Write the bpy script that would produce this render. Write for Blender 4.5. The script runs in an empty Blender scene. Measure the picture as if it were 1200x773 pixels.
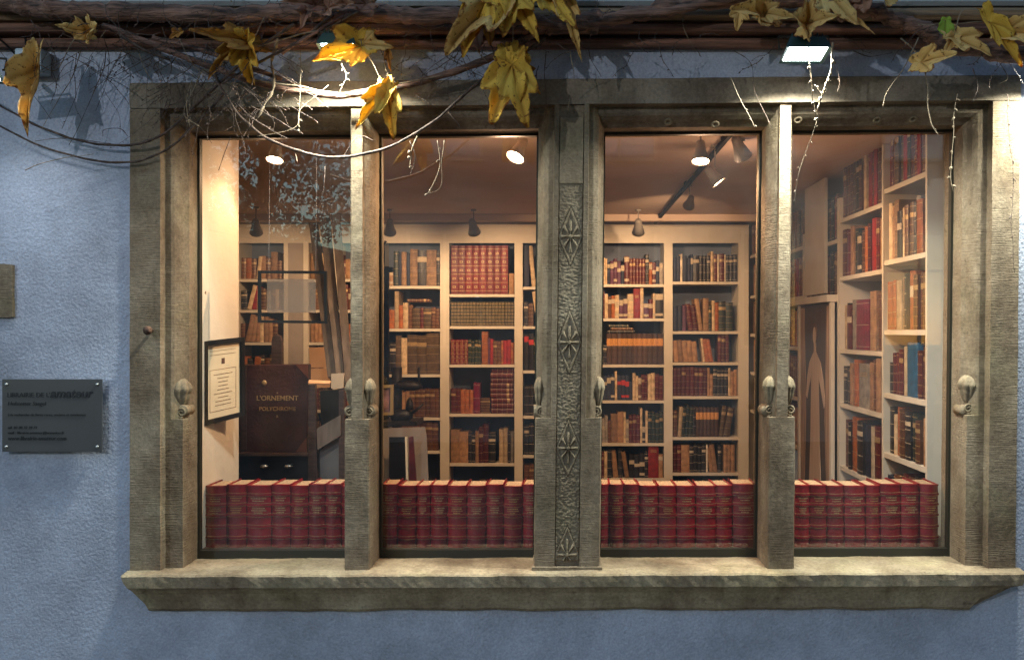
import bpy, bmesh, math, random
from mathutils import Vector, Matrix, noise, Euler
R = math.radians
rnd = random.Random(7)
sc = bpy.context.scene
COL = sc.collection
# ------------------------------------------------------------------ camera
EYE = 1.6; DIST = 3.333; F = 1111.0; VPX = 660.0; VPY = 388.0
cam = bpy.data.cameras.new('camera'); co = bpy.data.objects.new('camera', cam); COL.objects.link(co)
co.location = (0, -DIST, EYE); co.rotation_euler = (R(90), 0, 0)
cam.sensor_width = 36; cam.lens = 36 * F / 1200; cam.shift_x = (600 - VPX) / 1200; cam.shift_y = (VPY - 386.5) / 1200
cam.clip_start = .05; cam.clip_end = 500
sc.camera = co
# ------------------------------------------------------------------ world, exposure
w = bpy.data.worlds.new('World'); sc.world = w; w.use_nodes = True
nt = w.node_tree; bg = nt.nodes['Background']
sky = nt.nodes.new('ShaderNodeTexSky'); sky.sky_type = 'NISHITA'; sky.sun_disc = False
sky.sun_elevation = R(5); sky.sun_rotation = R(20); sky.altitude = 200; sky.dust_density = .25; sky.air_density = 1.2; sky.ozone_density = 3.0
nt.links.new(sky.outputs[0], bg.inputs[0]); bg.inputs[1].default_value = 0.50
sc.view_settings.view_transform = 'Standard'; sc.view_settings.look = 'None'
sc.view_settings.exposure = 0.15; sc.view_settings.gamma = 1; sc.view_settings.use_curve_mapping = False
sc.cycles.use_denoising = True
sc.cycles.max_bounces = 7; sc.cycles.transparent_max_bounces = 12
sc.cycles.sample_clamp_indirect = 4.0; sc.cycles.caustics_reflective = False; sc.cycles.caustics_refractive = False

def P(u, v, y):
    Y = y + DIST
    return Vector(((u - VPX) * Y / F, y, EYE + (VPY - v) * Y / F))

# ------------------------------------------------------------------ materials
def mat(name, col, rough=.6, metal=0, var=0.0, vscale=8, bump=0, bscale=60, col2=None, detail=4, stretch=(1,1,1), objrand=0, emis=None, estr=0, spec=.5, coat=0):
    m = bpy.data.materials.new(name); m.use_nodes = True
    n = m.node_tree.nodes; l = m.node_tree.links; b = n['Principled BSDF']
    b.inputs['Base Color'].default_value = (*col, 1); b.inputs['Roughness'].default_value = rough
    b.inputs['Metallic'].default_value = metal; b.inputs['Specular IOR Level'].default_value = spec
    if coat: b.inputs['Coat Weight'].default_value = coat; b.inputs['Coat Roughness'].default_value = .25
    tc = n.new('ShaderNodeTexCoord'); mp = n.new('ShaderNodeMapping'); mp.inputs['Scale'].default_value = stretch
    l.new(tc.outputs['Object'], mp.inputs[0])
    csock = None
    if var or col2:
        nz = n.new('ShaderNodeTexNoise'); nz.inputs['Scale'].default_value = vscale; nz.inputs['Detail'].default_value = detail
        l.new(mp.outputs[0], nz.inputs['Vector'])
        cr = n.new('ShaderNodeValToRGB'); cr.color_ramp.elements[0].position = .35; cr.color_ramp.elements[1].position = .65
        c2 = col2 or tuple(min(1, c * (1 + var)) for c in col); c1 = tuple(c * (1 - var) for c in col) if not col2 else col
        cr.color_ramp.elements[0].color = (*c1, 1); cr.color_ramp.elements[1].color = (*c2, 1)
        l.new(nz.outputs[0], cr.inputs[0]); csock = cr.outputs[0]; l.new(csock, b.inputs['Base Color'])
    if objrand:
        oi = n.new('ShaderNodeObjectInfo'); mr = n.new('ShaderNodeMapRange')
        mr.inputs['To Min'].default_value = 1 - objrand; mr.inputs['To Max'].default_value = 1 + objrand
        l.new(oi.outputs['Random'], mr.inputs['Value'])
        hv = n.new('ShaderNodeHueSaturation'); l.new(mr.outputs[0], hv.inputs['Value'])
        if csock: l.new(csock, hv.inputs['Color'])
        else: hv.inputs['Color'].default_value = (*col, 1)
        csock = hv.outputs[0]; l.new(csock, b.inputs['Base Color'])
    if bump:
        nb = n.new('ShaderNodeTexNoise'); nb.inputs['Scale'].default_value = bscale; nb.inputs['Detail'].default_value = 5
        l.new(mp.outputs[0], nb.inputs['Vector'])
        bp = n.new('ShaderNodeBump'); bp.inputs['Strength'].default_value = bump; bp.inputs['Distance'].default_value = .01
        l.new(nb.outputs[0], bp.inputs['Height']); l.new(bp.outputs[0], b.inputs['Normal'])
    if emis:
        b.inputs['Emission Color'].default_value = (*emis, 1); b.inputs['Emission Strength'].default_value = estr
    return m

def stone_mat(name, c1, c2, tool=.5, smooth=1.0):
    m = bpy.data.materials.new(name); m.use_nodes = True
    n = m.node_tree.nodes; l = m.node_tree.links; b = n['Principled BSDF']; b.inputs['Roughness'].default_value = .88
    b.inputs['Specular IOR Level'].default_value = .25
    tc = n.new('ShaderNodeTexCoord')
    def nz(scale, det=5, rough=.6, st=(1,1,1)):
        mp = n.new('ShaderNodeMapping'); mp.inputs['Scale'].default_value = st; l.new(tc.outputs['Object'], mp.inputs[0])
        x = n.new('ShaderNodeTexNoise'); x.inputs['Scale'].default_value = scale; x.inputs['Detail'].default_value = det; x.inputs['Roughness'].default_value = rough
        l.new(mp.outputs[0], x.inputs['Vector']); return x.outputs[0]
    def ramp(s, p0, p1, a, bb):
        r = n.new('ShaderNodeValToRGB'); r.color_ramp.elements[0].position = p0; r.color_ramp.elements[1].position = p1
        r.color_ramp.elements[0].color = (*a, 1); r.color_ramp.elements[1].color = (*bb, 1); l.new(s, r.inputs[0]); return r.outputs[0]
    def mul(a, bs, f=1):
        x = n.new('ShaderNodeMix'); x.data_type = 'RGBA'; x.blend_type = 'MULTIPLY'; x.inputs[0].default_value = f
        l.new(a, x.inputs[6]); l.new(bs, x.inputs[7]); return x.outputs[2]
    base = ramp(nz(5, 6), .3, .7, c1, c2)
    stain = ramp(nz(2.3, 8, .7, (1.5, 1, .6)), .38, .56, (.42, .37, .33), (1, 1, 1))
    grain = ramp(nz(90, 3), .3, .7, (.72, .72, .72), (1.12, 1.12, 1.1))
    green = ramp(nz(3.7, 5, .6), .52, .72, (1, 1, 1), (.93, 1.0, .88))
    pit = ramp(nz(38, 2), .27, .36, (.45, .42, .4), (1, 1, 1))
    l.new(mul(mul(mul(mul(base, stain, .75), grain), green, .8), pit, .6), b.inputs['Base Color'])
    # horizontal tooling strokes
    mp = n.new('ShaderNodeMapping'); mp.inputs['Scale'].default_value = (9, 9, 150); l.new(tc.outputs['Object'], mp.inputs[0])
    dn = n.new('ShaderNodeTexNoise'); dn.inputs['Scale'].default_value = 2; dn.inputs['Detail'].default_value = 4; l.new(mp.outputs[0], dn.inputs['Vector'])
    bp1 = n.new('ShaderNodeBump'); bp1.inputs['Strength'].default_value = tool; bp1.inputs['Distance'].default_value = .007
    mk = n.new('ShaderNodeMapRange'); mk.inputs['From Min'].default_value = .38; mk.inputs['From Max'].default_value = .62; mk.inputs['To Min'].default_value = .0; l.new(nz(4.5, 3), mk.inputs['Value'])
    mm_ = n.new('ShaderNodeMath'); mm_.operation = 'MULTIPLY'; l.new(dn.outputs[0], mm_.inputs[0]); l.new(mk.outputs[0], mm_.inputs[1]); l.new(mm_.outputs[0], bp1.inputs['Height'])
    bp2 = n.new('ShaderNodeBump'); bp2.inputs['Strength'].default_value = .55 * smooth; bp2.inputs['Distance'].default_value = .008
    l.new(nz(24, 8, .75), bp2.inputs['Height']); l.new(bp1.outputs[0], bp2.inputs['Normal']); l.new(bp2.outputs[0], b.inputs['Normal'])
    return m

def plaster_mat(name, c1, c2, strength):
    m = bpy.data.materials.new(name); m.use_nodes = True
    n = m.node_tree.nodes; l = m.node_tree.links; b = n['Principled BSDF']; b.inputs['Roughness'].default_value = .9
    b.inputs['Specular IOR Level'].default_value = .2
    tc = n.new('ShaderNodeTexCoord')
    def nz(scale, det, ro=.5):
        x = n.new('ShaderNodeTexNoise'); x.inputs['Scale'].default_value = scale; x.inputs['Detail'].default_value = det; x.inputs['Roughness'].default_value = ro
        l.new(tc.outputs['Object'], x.inputs['Vector']); return x.outputs[0]
    r = n.new('ShaderNodeValToRGB'); r.color_ramp.elements[0].position = .3; r.color_ramp.elements[1].position = .7
    r.color_ramp.elements[0].color = (*c1, 1); r.color_ramp.elements[1].color = (*c2, 1); l.new(nz(2.2, 6, .6), r.inputs[0])
    d = n.new('ShaderNodeValToRGB'); d.color_ramp.elements[0].position = .36; d.color_ramp.elements[1].position = .55; d.color_ramp.elements[0].color = (.72, .71, .69, 1); d.color_ramp.elements[1].color = (1, 1, 1, 1)
    l.new(nz(1.1, 9, .72), d.inputs[0]); x = n.new('ShaderNodeMix'); x.data_type = 'RGBA'; x.blend_type = 'MULTIPLY'; x.inputs[0].default_value = 1
    l.new(r.outputs[0], x.inputs[6]); l.new(d.outputs[0], x.inputs[7])
    g2 = n.new('ShaderNodeValToRGB'); g2.color_ramp.elements[0].position = .3; g2.color_ramp.elements[1].position = .7; g2.color_ramp.elements[0].color = (.84, .84, .84, 1); g2.color_ramp.elements[1].color = (1.08, 1.08, 1.08, 1)
    l.new(nz(140, 3), g2.inputs[0]); x2 = n.new('ShaderNodeMix'); x2.data_type = 'RGBA'; x2.blend_type = 'MULTIPLY'; x2.inputs[0].default_value = 1
    l.new(x.outputs[2], x2.inputs[6]); l.new(g2.outputs[0], x2.inputs[7]); l.new(x2.outputs[2], b.inputs['Base Color'])
    mth = n.new('ShaderNodeMath'); mth.operation = 'ADD'; l.new(nz(85, 5, .6), mth.inputs[0])
    m2 = n.new('ShaderNodeMath'); m2.operation = 'MULTIPLY'; m2.inputs[1].default_value = .5; l.new(nz(90, 4), m2.inputs[0]); l.new(m2.outputs[0], mth.inputs[1])
    bp = n.new('ShaderNodeBump'); bp.inputs['Strength'].default_value = strength; bp.inputs['Distance'].default_value = .012
    l.new(mth.outputs[0], bp.inputs['Height']); l.new(bp.outputs[0], b.inputs['Normal'])
    return m

def glass_mat():
    m = bpy.data.materials.new('window_glass'); m.use_nodes = True
    n = m.node_tree.nodes; l = m.node_tree.links; n.remove(n['Principled BSDF']); out = n['Material Output']
    t = n.new('ShaderNodeBsdfTransparent'); t.inputs[0].default_value = (.95, .955, .95, 1)
    g = n.new('ShaderNodeBsdfGlossy'); g.inputs['Roughness'].default_value = 0.0; g.inputs[0].default_value = (1, 1, 1, 1)
    fr = n.new('ShaderNodeFresnel'); ge = n.new('ShaderNodeNewGeometry'); mr = n.new('ShaderNodeMapRange'); mr.inputs['To Min'].default_value = 1.85; mr.inputs['To Max'].default_value = 1 / 1.85
    l.new(ge.outputs['Backfacing'], mr.inputs['Value']); l.new(mr.outputs[0], fr.inputs[0])
    mx = n.new('ShaderNodeMixShader'); l.new(fr.outputs[0], mx.inputs[0]); l.new(t.outputs[0], mx.inputs[1]); l.new(g.outputs[0], mx.inputs[2]); df = n.new('ShaderNodeBsdfDiffuse'); df.inputs[0].default_value = (.75, .72, .70, 1)
    tc = n.new('ShaderNodeTexCoord'); nz = n.new('ShaderNodeTexNoise'); nz.inputs['Scale'].default_value = 3.5; nz.inputs['Detail'].default_value = 7; l.new(tc.outputs['Object'], nz.inputs['Vector'])
    m3 = n.new('ShaderNodeMapRange'); m3.inputs['From Min'].default_value = .35; m3.inputs['From Max'].default_value = .7; m3.inputs['To Min'].default_value = .002; m3.inputs['To Max'].default_value = .022; l.new(nz.outputs[0], m3.inputs['Value'])  # thin diffuse film put into the glass to imitate haze on the panes
    mx2 = n.new('ShaderNodeMixShader'); l.new(m3.outputs[0], mx2.inputs[0]); l.new(mx.outputs[0], mx2.inputs[1]); l.new(df.outputs[0], mx2.inputs[2]); l.new(mx2.outputs[0], out.inputs[0])
    return m

M = {}
M['wall'] = plaster_mat('blue_limewash', (.355, .370, .435), (.415, .436, .508), .48)
M['stone'] = stone_mat('sandstone_tooled', (.165, .115, .073), (.30, .235, .162), .62)
M['stone_s'] = stone_mat('sandstone_rubbed', (.22, .162, .104), (.33, .262, .175), .25, .7)
M['lintel'] = stone_mat('sandstone_sooted', (.155, .115, .084), (.29, .23, .165), .4)
M['sill'] = stone_mat('sandstone_sill', (.20, .140, .088), (.42, .33, .215), .1, 1.0)
M['darkmetal'] = mat('dark_steel', (.028, .026, .018), .5, .2)
M['glass'] = glass_mat()
M['beam'] = mat('old_timber', (.17, .078, .050), .75, 0, .6, 6, .6, 30, stretch=(.5, 6, 10), detail=7)
M['beam2'] = mat('weathered_timber', (.19, .115, .06), .75, 0, .45, 6, .5, 30, stretch=(.5, 6, 12), detail=7)
M['greywood'] = mat('grey_painted_wood', (.33, .35, .36), .7, 0, .15, 5, .2, 40)
M['bark'] = mat('vine_bark', (.15, .078, .052), .85, 0, .7, 14, 1.0, 40, stretch=(.6, 3, 5), detail=7)
M['twig'] = mat('vine_twig', (.065, .038, .026), .8, 0, .5, 40, .6, 90)
M['tendril'] = mat('dry_tendril', (.20, .145, .09), .8, 0, .4, 60)
def leaf_mat(name, c, c2, spots=True):
    m = mat(name, c, .8, 0, 0, 14, .35, 60, col2=c2, detail=6, objrand=.12)
    n = m.node_tree.nodes; l = m.node_tree.links; b = n['Principled BSDF']
    src = b.inputs['Base Color'].links[0].from_socket
    v = n.new('ShaderNodeTexNoise'); v.inputs['Scale'].default_value = 75; v.inputs['Detail'].default_value = 3
    tc = n.new('ShaderNodeTexCoord'); l.new(tc.outputs['Object'], v.inputs['Vector'])
    r = n.new('ShaderNodeValToRGB'); r.color_ramp.elements[0].position = .62; r.color_ramp.elements[1].position = .68
    r.color_ramp.elements[0].color = (1, 1, 1, 1); r.color_ramp.elements[1].color = (.28, .14, .08, 1); l.new(v.outputs[0], r.inputs[0])
    x = n.new('ShaderNodeMix'); x.data_type = 'RGBA'; x.blend_type = 'MULTIPLY'; x.inputs[0].default_value = .8 if spots else .3
    l.new(src, x.inputs[6]); l.new(r.outputs[0], x.inputs[7]); l.new(x.outputs[2], b.inputs['Base Color'])
    at = n.new('ShaderNodeAttribute'); at.attribute_name = 'pig'; sp = n.new('ShaderNodeSeparateColor'); l.new(at.outputs['Color'], sp.inputs[0])
    ad = n.new('ShaderNodeMath'); ad.operation = 'ADD'; vn = n.new('ShaderNodeTexNoise'); vn.inputs['Scale'].default_value = 45; l.new(tc.outputs['Object'], vn.inputs['Vector']); m5 = n.new('ShaderNodeMath'); m5.operation = 'MULTIPLY'; m5.inputs[1].default_value = .7
    l.new(vn.outputs[0], m5.inputs[0]); l.new(sp.outputs[0], ad.inputs[0]); l.new(m5.outputs[0], ad.inputs[1])
    er = n.new('ShaderNodeValToRGB'); er.color_ramp.elements[0].position = 1.0; er.color_ramp.elements[0].position = .93; er.color_ramp.elements[1].position = 1.0
    sc2 = n.new('ShaderNodeMath'); sc2.operation = 'MULTIPLY'; sc2.inputs[1].default_value = .72; l.new(ad.outputs[0], sc2.inputs[0]); l.new(sc2.outputs[0], er.inputs[0])
    er.color_ramp.elements[0].color = (1, 1, 1, 1); er.color_ramp.elements[1].color = (.42, .24, .14, 1)
    x3 = n.new('ShaderNodeMix'); x3.data_type = 'RGBA'; x3.blend_type = 'MULTIPLY'; x3.inputs[0].default_value = 1; l.new(x.outputs[2], x3.inputs[6]); l.new(er.outputs[0], x3.inputs[7])
    vr = n.new('ShaderNodeMix'); vr.data_type = 'RGBA'; vr.blend_type = 'MULTIPLY'; vr.inputs[7].default_value = (.62, .50, .36, 1); l.new(sp.outputs[1], vr.inputs[0]); l.new(x3.outputs[2], vr.inputs[6]); x = vr; l.new(x.outputs[2], b.inputs['Base Color'])
    tr = n.new('ShaderNodeBsdfTranslucent'); l.new(x.outputs[2], tr.inputs[0]); mx = n.new('ShaderNodeMixShader'); mx.inputs[0].default_value = .35
    l.new(b.outputs[0], mx.inputs[1]); l.new(tr.outputs[0], mx.inputs[2]); l.new(mx.outputs[0], n['Material Output'].inputs[0])
    return m
M['leaf_y'] = leaf_mat('leaf_yellow', (.74, .43, .045), (.82, .56, .09))
M['leaf_t'] = leaf_mat('leaf_tan', (.72, .44, .13), (.80, .58, .22))
M['leaf_o'] = leaf_mat('leaf_orange', (.40, .17, .03), (.52, .28, .05))
M['leaf_p'] = leaf_mat('leaf_pink_brown', (.33, .15, .10), (.42, .25, .16))
M['leaf_g'] = leaf_mat('leaf_green', (.28, .40, .04), (.36, .48, .06), False)
M['white'] = mat('cream_shelf_paint', (.64, .57, .47), .55, 0, .06, 5, .1, 20)
M['back'] = mat('blue_grey_shelf_back', (.15, .18, .25), .8, 0, .1, 6)
M['plasterin'] = mat('cream_plaster', (.64, .57, .47), .85, 0, .06, 3, .2, 30)
M['ceiling'] = mat('ceiling_paint', (.70, .53, .42), .9, 0, .07, 2)
M['floor'] = mat('dark_floorboards', (.10, .06, .035), .5, 0, .4, 5, stretch=(8, 1, 1))
M['pages'] = mat('page_edges', (.44, .29, .17), .85, 0, .2, 30, .5, 200, stretch=(8, 1, 1))
M['gilt'] = mat('gilt', (.75, .48, .18), .35, .85, .2, 200)
M['gold_dull'] = mat('dull_gilt', (.42, .28, .13), .5, .4, .5, 300)
M['lab_c'] = mat('cream_label', (.50, .40, .28), .8, 0, .2, 120)
M['lab_r'] = mat('red_label', (.50, .03, .03), .7)
M['lab_o'] = mat('orange_label', (.60, .27, .08), .7, 0, .2, 80)
M['black'] = mat('black_paint', (.008, .007, .007), .7, spec=.12)
M['darkwood'] = mat('dark_stained_wood', (.045, .022, .014), .45, 0, .5, 8, stretch=(2, 2, 12))
M['card'] = mat('tan_card', (.60, .34, .17), .8, 0, .1, 5)
M['paper'] = mat('aged_paper', (.62, .52, .36), .85, 0, .1, 6)
M['greyboard'] = mat('grey_brown_board', (.13, .10, .08), .8, 0, .25, 6, stretch=(6, 6, 1))
M['chrome'] = mat('brushed_steel', (.45, .44, .42), .35, .9)
M['iron'] = mat('rusted_iron', (.10, .05, .03), .7, .4, .5, 60, .5, 90)
M['spotbody'] = mat('grey_lamp_housing', (.28, .25, .22), .4)
M['lens_on'] = mat('lit_lamp_lens', (1, .9, .7), .3, emis=(1, .72, .42), estr=45)
M['flood_on'] = mat('lit_floodlight_lens', (.9, 1, 1), .2, emis=(.86, 1, .98), estr=22)
M['floodbody'] = mat('green_black_housing', (.015, .045, .045), .4, .2)
M['greybox'] = mat('grey_plastic', (.33, .38, .40), .5)
M['plaque'] = mat('smoked_plaque', (.058, .058, .058), .30, 0, .1, 4, spec=.6)
M['ink'] = mat('engraved_black', (.004, .004, .005), .6)
M['ground'] = mat('street_paving', (.07, .068, .065), .85, 0, .3, 3, .5, 20)

# book colours: code -> (rgb, words, bands, gilt, roughness)
BK = {
 'r': ((.16, .006, .010), 'red gilt tooled', 5, 'gold_dull'), 'R': ((.24, .012, .012), 'bright red', 0, None),
 'm': ((.085, .010, .010), 'dark maroon', 4, 'gold_dull'), 'M': ((.14, .008, .03), 'crimson', 2, None),
 'b': ((.105, .040, .018), 'brown leather', 5, 'gold_dull'), 'd': ((.085, .05, .025), 'olive brown', 4, 'gold_dull'),
 't': ((.30, .16, .08), 'tan calf', 0, None), 'c': ((.50, .36, .22), 'cream vellum', 0, None),
 'o': ((.30, .085, .025), 'orange brown', 3, 'gold_dull'), 'k': ((.018, .014, .014), 'black', 3, None),
 'g': ((.016, .024, .017), 'dark green', 4, 'gold_dull'), 'n': ((.018, .022, .045), 'navy blue', 0, None),
 'G': ((.075, .06, .03), 'green and gold', 6, 'gold_dull'), 'w': ((.60, .50, .38), 'white', 0, None),
 'p': ((.09, .03, .06), 'plum', 0, None), 'y': ((.26, .22, .18), 'grey', 0, None),
 'A': ((.07, .035, .025), 'orange banded brown', 0, None), 'U': ((.01, .09, .19), 'blue cloth', 0, None),
 's': ((.27, .155, .085), 'mottled tan', 4, 'gold_dull'),
}
for k, (c, nm, nb, g) in BK.items():
    M['bk_' + k] = mat('binding_' + nm.replace(' ', '_'), c, .42 if k in 'rmMbgk' else .65, 0, .3, 25, .25, 70, objrand=.28)
M['redleather'] = mat('red_morocco', (.225, .004, .009), .32, 0, .35, 14, .35, 260, objrand=.15, spec=.45)

# ------------------------------------------------------------------ helpers
def link(name, me, parent=None, loc=None, rot=None):
    o = bpy.data.objects.new(name, me); COL.objects.link(o)
    if parent: o.parent = parent
    if loc is not None: o.location = loc
    if rot is not None: o.rotation_euler = rot
    return o
def tag(o, label, cat=None, group=None, kind=None):
    if label: o['label'] = label
    if cat: o['category'] = cat
    if group: o['group'] = group
    if kind: o['kind'] = kind
    return o
def empty(name, loc=(0,0,0), rot=(0,0,0)):
    o = bpy.data.objects.new(name, None); COL.objects.link(o); o.location = loc; o.rotation_euler = rot; o.empty_display_size = .05
    return o

class MB:
    def __init__(s): s.v = []; s.f = []; s.m = []
    def add(s, vs, fs, mi=0):
        b = len(s.v); s.v += [tuple(x) for x in vs]
        for f in fs: s.f.append(tuple(b + i for i in f)); s.m.append(mi)
    def box(s, x0, x1, y0, y1, z0, z1, mi=0, tf=None):
        vs = [(x0,y0,z0),(x1,y0,z0),(x1,y1,z0),(x0,y1,z0),(x0,y0,z1),(x1,y0,z1),(x1,y1,z1),(x0,y1,z1)]
        if tf: vs = [tf @ Vector(v) for v in vs]
        s.add(vs, [(0,3,2,1),(4,5,6,7),(0,1,5,4),(1,2,6,5),(2,3,7,6),(3,0,4,7)], mi)
    def tube(s, pts, rad, n=7, mi=0, cap=True):
        pts = [Vector(p) for p in pts]
        if not hasattr(rad, '__len__'): rad = [rad] * len(pts)
        t = (pts[1] - pts[0]).normalized(); a = Vector((0,0,1)) if abs(t.z) < .9 else Vector((1,0,0))
        u = t.cross(a).normalized(); vs = []
        for i, p in enumerate(pts):
            t = (pts[min(i+1, len(pts)-1)] - pts[max(i-1, 0)]).normalized()
            u = (u - t * u.dot(t)).normalized(); w_ = t.cross(u)
            for k in range(n):
                an = 2 * math.pi * k / n; vs.append(p + (u * math.cos(an) + w_ * math.sin(an)) * rad[i])
        fs = []
        for i in range(len(pts) - 1):
            for k in range(n): fs.append((i*n+k, i*n+(k+1)%n, (i+1)*n+(k+1)%n, (i+1)*n+k))
        if cap: fs.append(tuple(range(n))[::-1]); fs.append(tuple((len(pts)-1)*n + k for k in range(n)))
        s.add(vs, fs, mi)
    def lathe(s, prof, c=(0,0,0), ax='z', n=16, mi=0, tf=None):
        vs = []
        for r, h in prof:
            for k in range(n):
                a = 2 * math.pi * k / n; x, y = r * math.cos(a), r * math.sin(a)
                q = Vector((x, y, h)) if ax == 'z' else (Vector((x, h, y)) if ax == 'y' else Vector((h, x, y)))
                if tf: q = tf @ q
                vs.append(q + Vector(c))
        fs = [(i*n+k, i*n+(k+1)%n, (i+1)*n+(k+1)%n, (i+1)*n+k) for i in range(len(prof)-1) for k in range(n)]
        fs.append(tuple(range(n))[::-1]); fs.append(tuple((len(prof)-1)*n + k for k in range(n)))
        s.add(vs, fs, mi)
    def mesh(s, name, mats, smooth=False, recalc=True):
        me = bpy.data.meshes.new(name); me.from_pydata(s.v, [], s.f)
        for m in (mats if isinstance(mats, (list, tuple)) else [mats]): me.materials.append(m)
        me.polygons.foreach_set('material_index', s.m)
        if smooth: me.polygons.foreach_set('use_smooth', [True] * len(s.f))
        if recalc:
            bm = bmesh.new(); bm.from_mesh(me); bmesh.ops.recalc_face_normals(bm, faces=bm.faces); bm.to_mesh(me); bm.free()
        me.update(); return me
    def build(s, name, mats, parent=None, smooth=False, loc=None, rot=None, recalc=True, bevel=0):
        o = link(name, s.mesh(name, mats, smooth, recalc), parent, loc, rot)
        if bevel:
            b = o.modifiers.new('bevel', 'BEVEL'); b.width = bevel; b.segments = 2; b.limit_method = 'ANGLE'
        return o

def catmull(pts, sub=8):
    pts = [Vector(p) for p in pts]; pts = [pts[0]*2 - pts[1]] + pts + [pts[-1]*2 - pts[-2]]; out = []
    for i in range(1, len(pts) - 2):
        p0, p1, p2, p3 = pts[i-1:i+3]
        for k in range(sub):
            t = k / sub
            out.append(.5 * ((2*p1) + (p2-p0)*t + (2*p0-5*p1+4*p2-p3)*t*t + (3*p1-p0-3*p2+p3)*t**3))
    out.append(pts[-2]); return out

# the building has settled: lintel rises to the right, right-hand uprights lean
def warp(p, amp=.0013):
    x, y, z = p
    t = min(1.2, max(0, (z - .763) / 1.6)); s = min(1, max(0, (x + .7) / .7))
    nx = noise.noise_vector(Vector((x*9, y*9, z*9))) * amp + noise.noise_vector(Vector((x*38, y*38, z*38))) * amp * .6
    return Vector((x + .018 * t * s, y, z + x * (.003 + .006 * t))) + nx

def sweep(mb, prof, stations, fn, mi=0, amp=.0013):
    """closed profile [(a,b)] through stations; fn(a,b,st)->(x,y,z)"""
    n = len(prof); vs = []
    for st in stations:
        for a, b in prof: vs.append(warp(fn(a, b, st), amp))
    fs = [(i*n+k, i*n+(k+1)%n, (i+1)*n+(k+1)%n, (i+1)*n+k) for i in range(len(stations)-1) for k in range(n)]
    fs.append(tuple(range(n))[::-1]); fs.append(tuple((len(stations)-1)*n + k for k in range(n)))
    mb.add(vs, fs, mi)
def subdiv(prof, step=.02, closed=True):
    out = []
    for i in range(len(prof) - (0 if closed else 1)):
        a = Vector(prof[i]); b = Vector(prof[(i+1) % len(prof)]); k = max(1, int((b-a).length / step))
        for j in range(k): out.append(tuple(a.lerp(b, j / k)))
    if not closed: out.append(tuple(prof[-1]))
    return out
def lin(a, b, step):
    k = max(1, int(abs(b - a) / step)); return [a + (b - a) * i / k for i in range(k + 1)]

# ------------------------------------------------------------------ setting
XL0, XL1, XR0, XR1 = -1.354, -.104, .130, 1.430       # the two openings
ZB, ZT, ZC = .763, 2.334, 1.294                        # sill top, opening top, corbel height
OX0, OX1, OZT = -1.524, 1.590, 2.487
YG = .188; YB = .26
wl = MB()
def wbox(x0, x1, z0, z1): wl.box(x0, x1, .012, .34, z0, z1)
wbox(-6, OX0 + .01, -.05, 6); wbox(OX1 - .01, 6, -.05, 6)
wbox(OX0 + .01, OX1 - .01, -.05, .70); wbox(OX0 + .01, OX1 - .01, OZT - .02, 6)
o = wl.build('facade_wall', M['wall']); tag(o, 'pale blue rough plastered shop wall around the stone window', 'wall')
g = MB(); g.add([(-60,-60,0),(60,-60,0),(60,60,0),(-60,60,0)], [(0,1,2,3)]); tag(g.build('ground', M['ground']), None, None, None, 'structure')

# ------------------------------------------------------------------ stone window
SW = empty('stone_window', (0, 0, ZB)); tag(SW, 'carved sandstone four light shop window with moulded jambs and sill', 'window')
def part(mb, name, m, smooth=False, parent=None, **k):
    o = mb.build(name, m, None, smooth, **k); par = parent or SW
    o.parent = par; o.matrix_parent_inverse = Matrix.Translation(-Vector((0,0,ZB))) if par is SW else Matrix(); return o
# profile by inward offset s from the opening edge: list (s,y)
PR = [(0, YB), (0, .10), (.010, .086), (.020, .066), (.032, .048), (.041, .041), (.061, .039), (.063, 0)]
PRL = [(0, YB), (0, .041), (.061, .039), (.063, 0)]
SE = .1695
def jamb(side):
    xe = XL0 if side < 0 else XR1; so = abs((OX0 if side < 0 else OX1) - xe)
    mb = MB(); L = [z for z in lin(ZB, ZC, .03)]
    pr = subdiv(PRL + [(so, 0), (so, YB)], .02)
    sweep(mb, pr, L, lambda a, b, z: (xe + side * a, b, z))
    # upper: mitre of the moulding at the top, flat band butts under the lintel
    pr = subdiv(PR + [(so, 0), (so, YB)], .02); zz = lin(ZC, ZT, .03)
    sweep(mb, pr, zz, lambda a, b, z: (xe + side * a, b, z if z < ZT - 1e-6 else ZT + min(a, .061)))
    return part(mb, 'jamb', M['stone'])
jamb(-1); jamb(1)
# lintel
mb = MB()
sweep(mb, subdiv([(ZT + .0635, 0), (OZT - .004, 0), (OZT, .004), (OZT, YB), (ZT + .0635, YB)], .02), lin(OX0, OX1, .03), lambda a, b, x: (x, b, a))
for x0, x1 in ((XL0, XL1), (XR0, XR1)):
    pr = subdiv(PR[:] + [(.0630, YB)], .02)
    sts = lin(0, 1, .02)
    sweep(mb, pr, sts, lambda a, b, t: ((x0 - a) + ((x1 + a) - (x0 - a)) * t, b, ZT + a))
part(mb, 'lintel', M['lintel'])
# pier
mb = MB(); hw = (XR0 - XL1) / 2; xc = (XR0 + XL1) / 2
def sym(pr):  # pr: (s,y) from edge; returns closed profile across the pier with a sunk panel
    left = [(XL1 + s, y) for s, y in pr]; right = [(XR0 - s, y) for s, y in reversed(pr)]
    return left + [(xc - .044, 0), (xc - .043, .009), (xc + .043, .009), (xc + .044, 0)] + right
sweep(mb, subdiv(sym([(0, YB), (0, .02), (.004, .001)]), .02), lin(ZB + .012, ZC, .03), lambda a, b, z: (a, b, z))
sweep(mb, subdiv(sym([(0, YB), (0, .10), (.008, .088), (.022, .040), (.036, .026), (.040, .024), (.055, .022), (.057, 0)]), .02), lin(ZC, ZT + .0625, .03), lambda a, b, z: (a, b, z))
mb.box(XL1 - .006, XR0 + .006, -.012, YB, ZB - .004, ZB + .011)
part(mb, 'pier', M['stone'])
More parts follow.
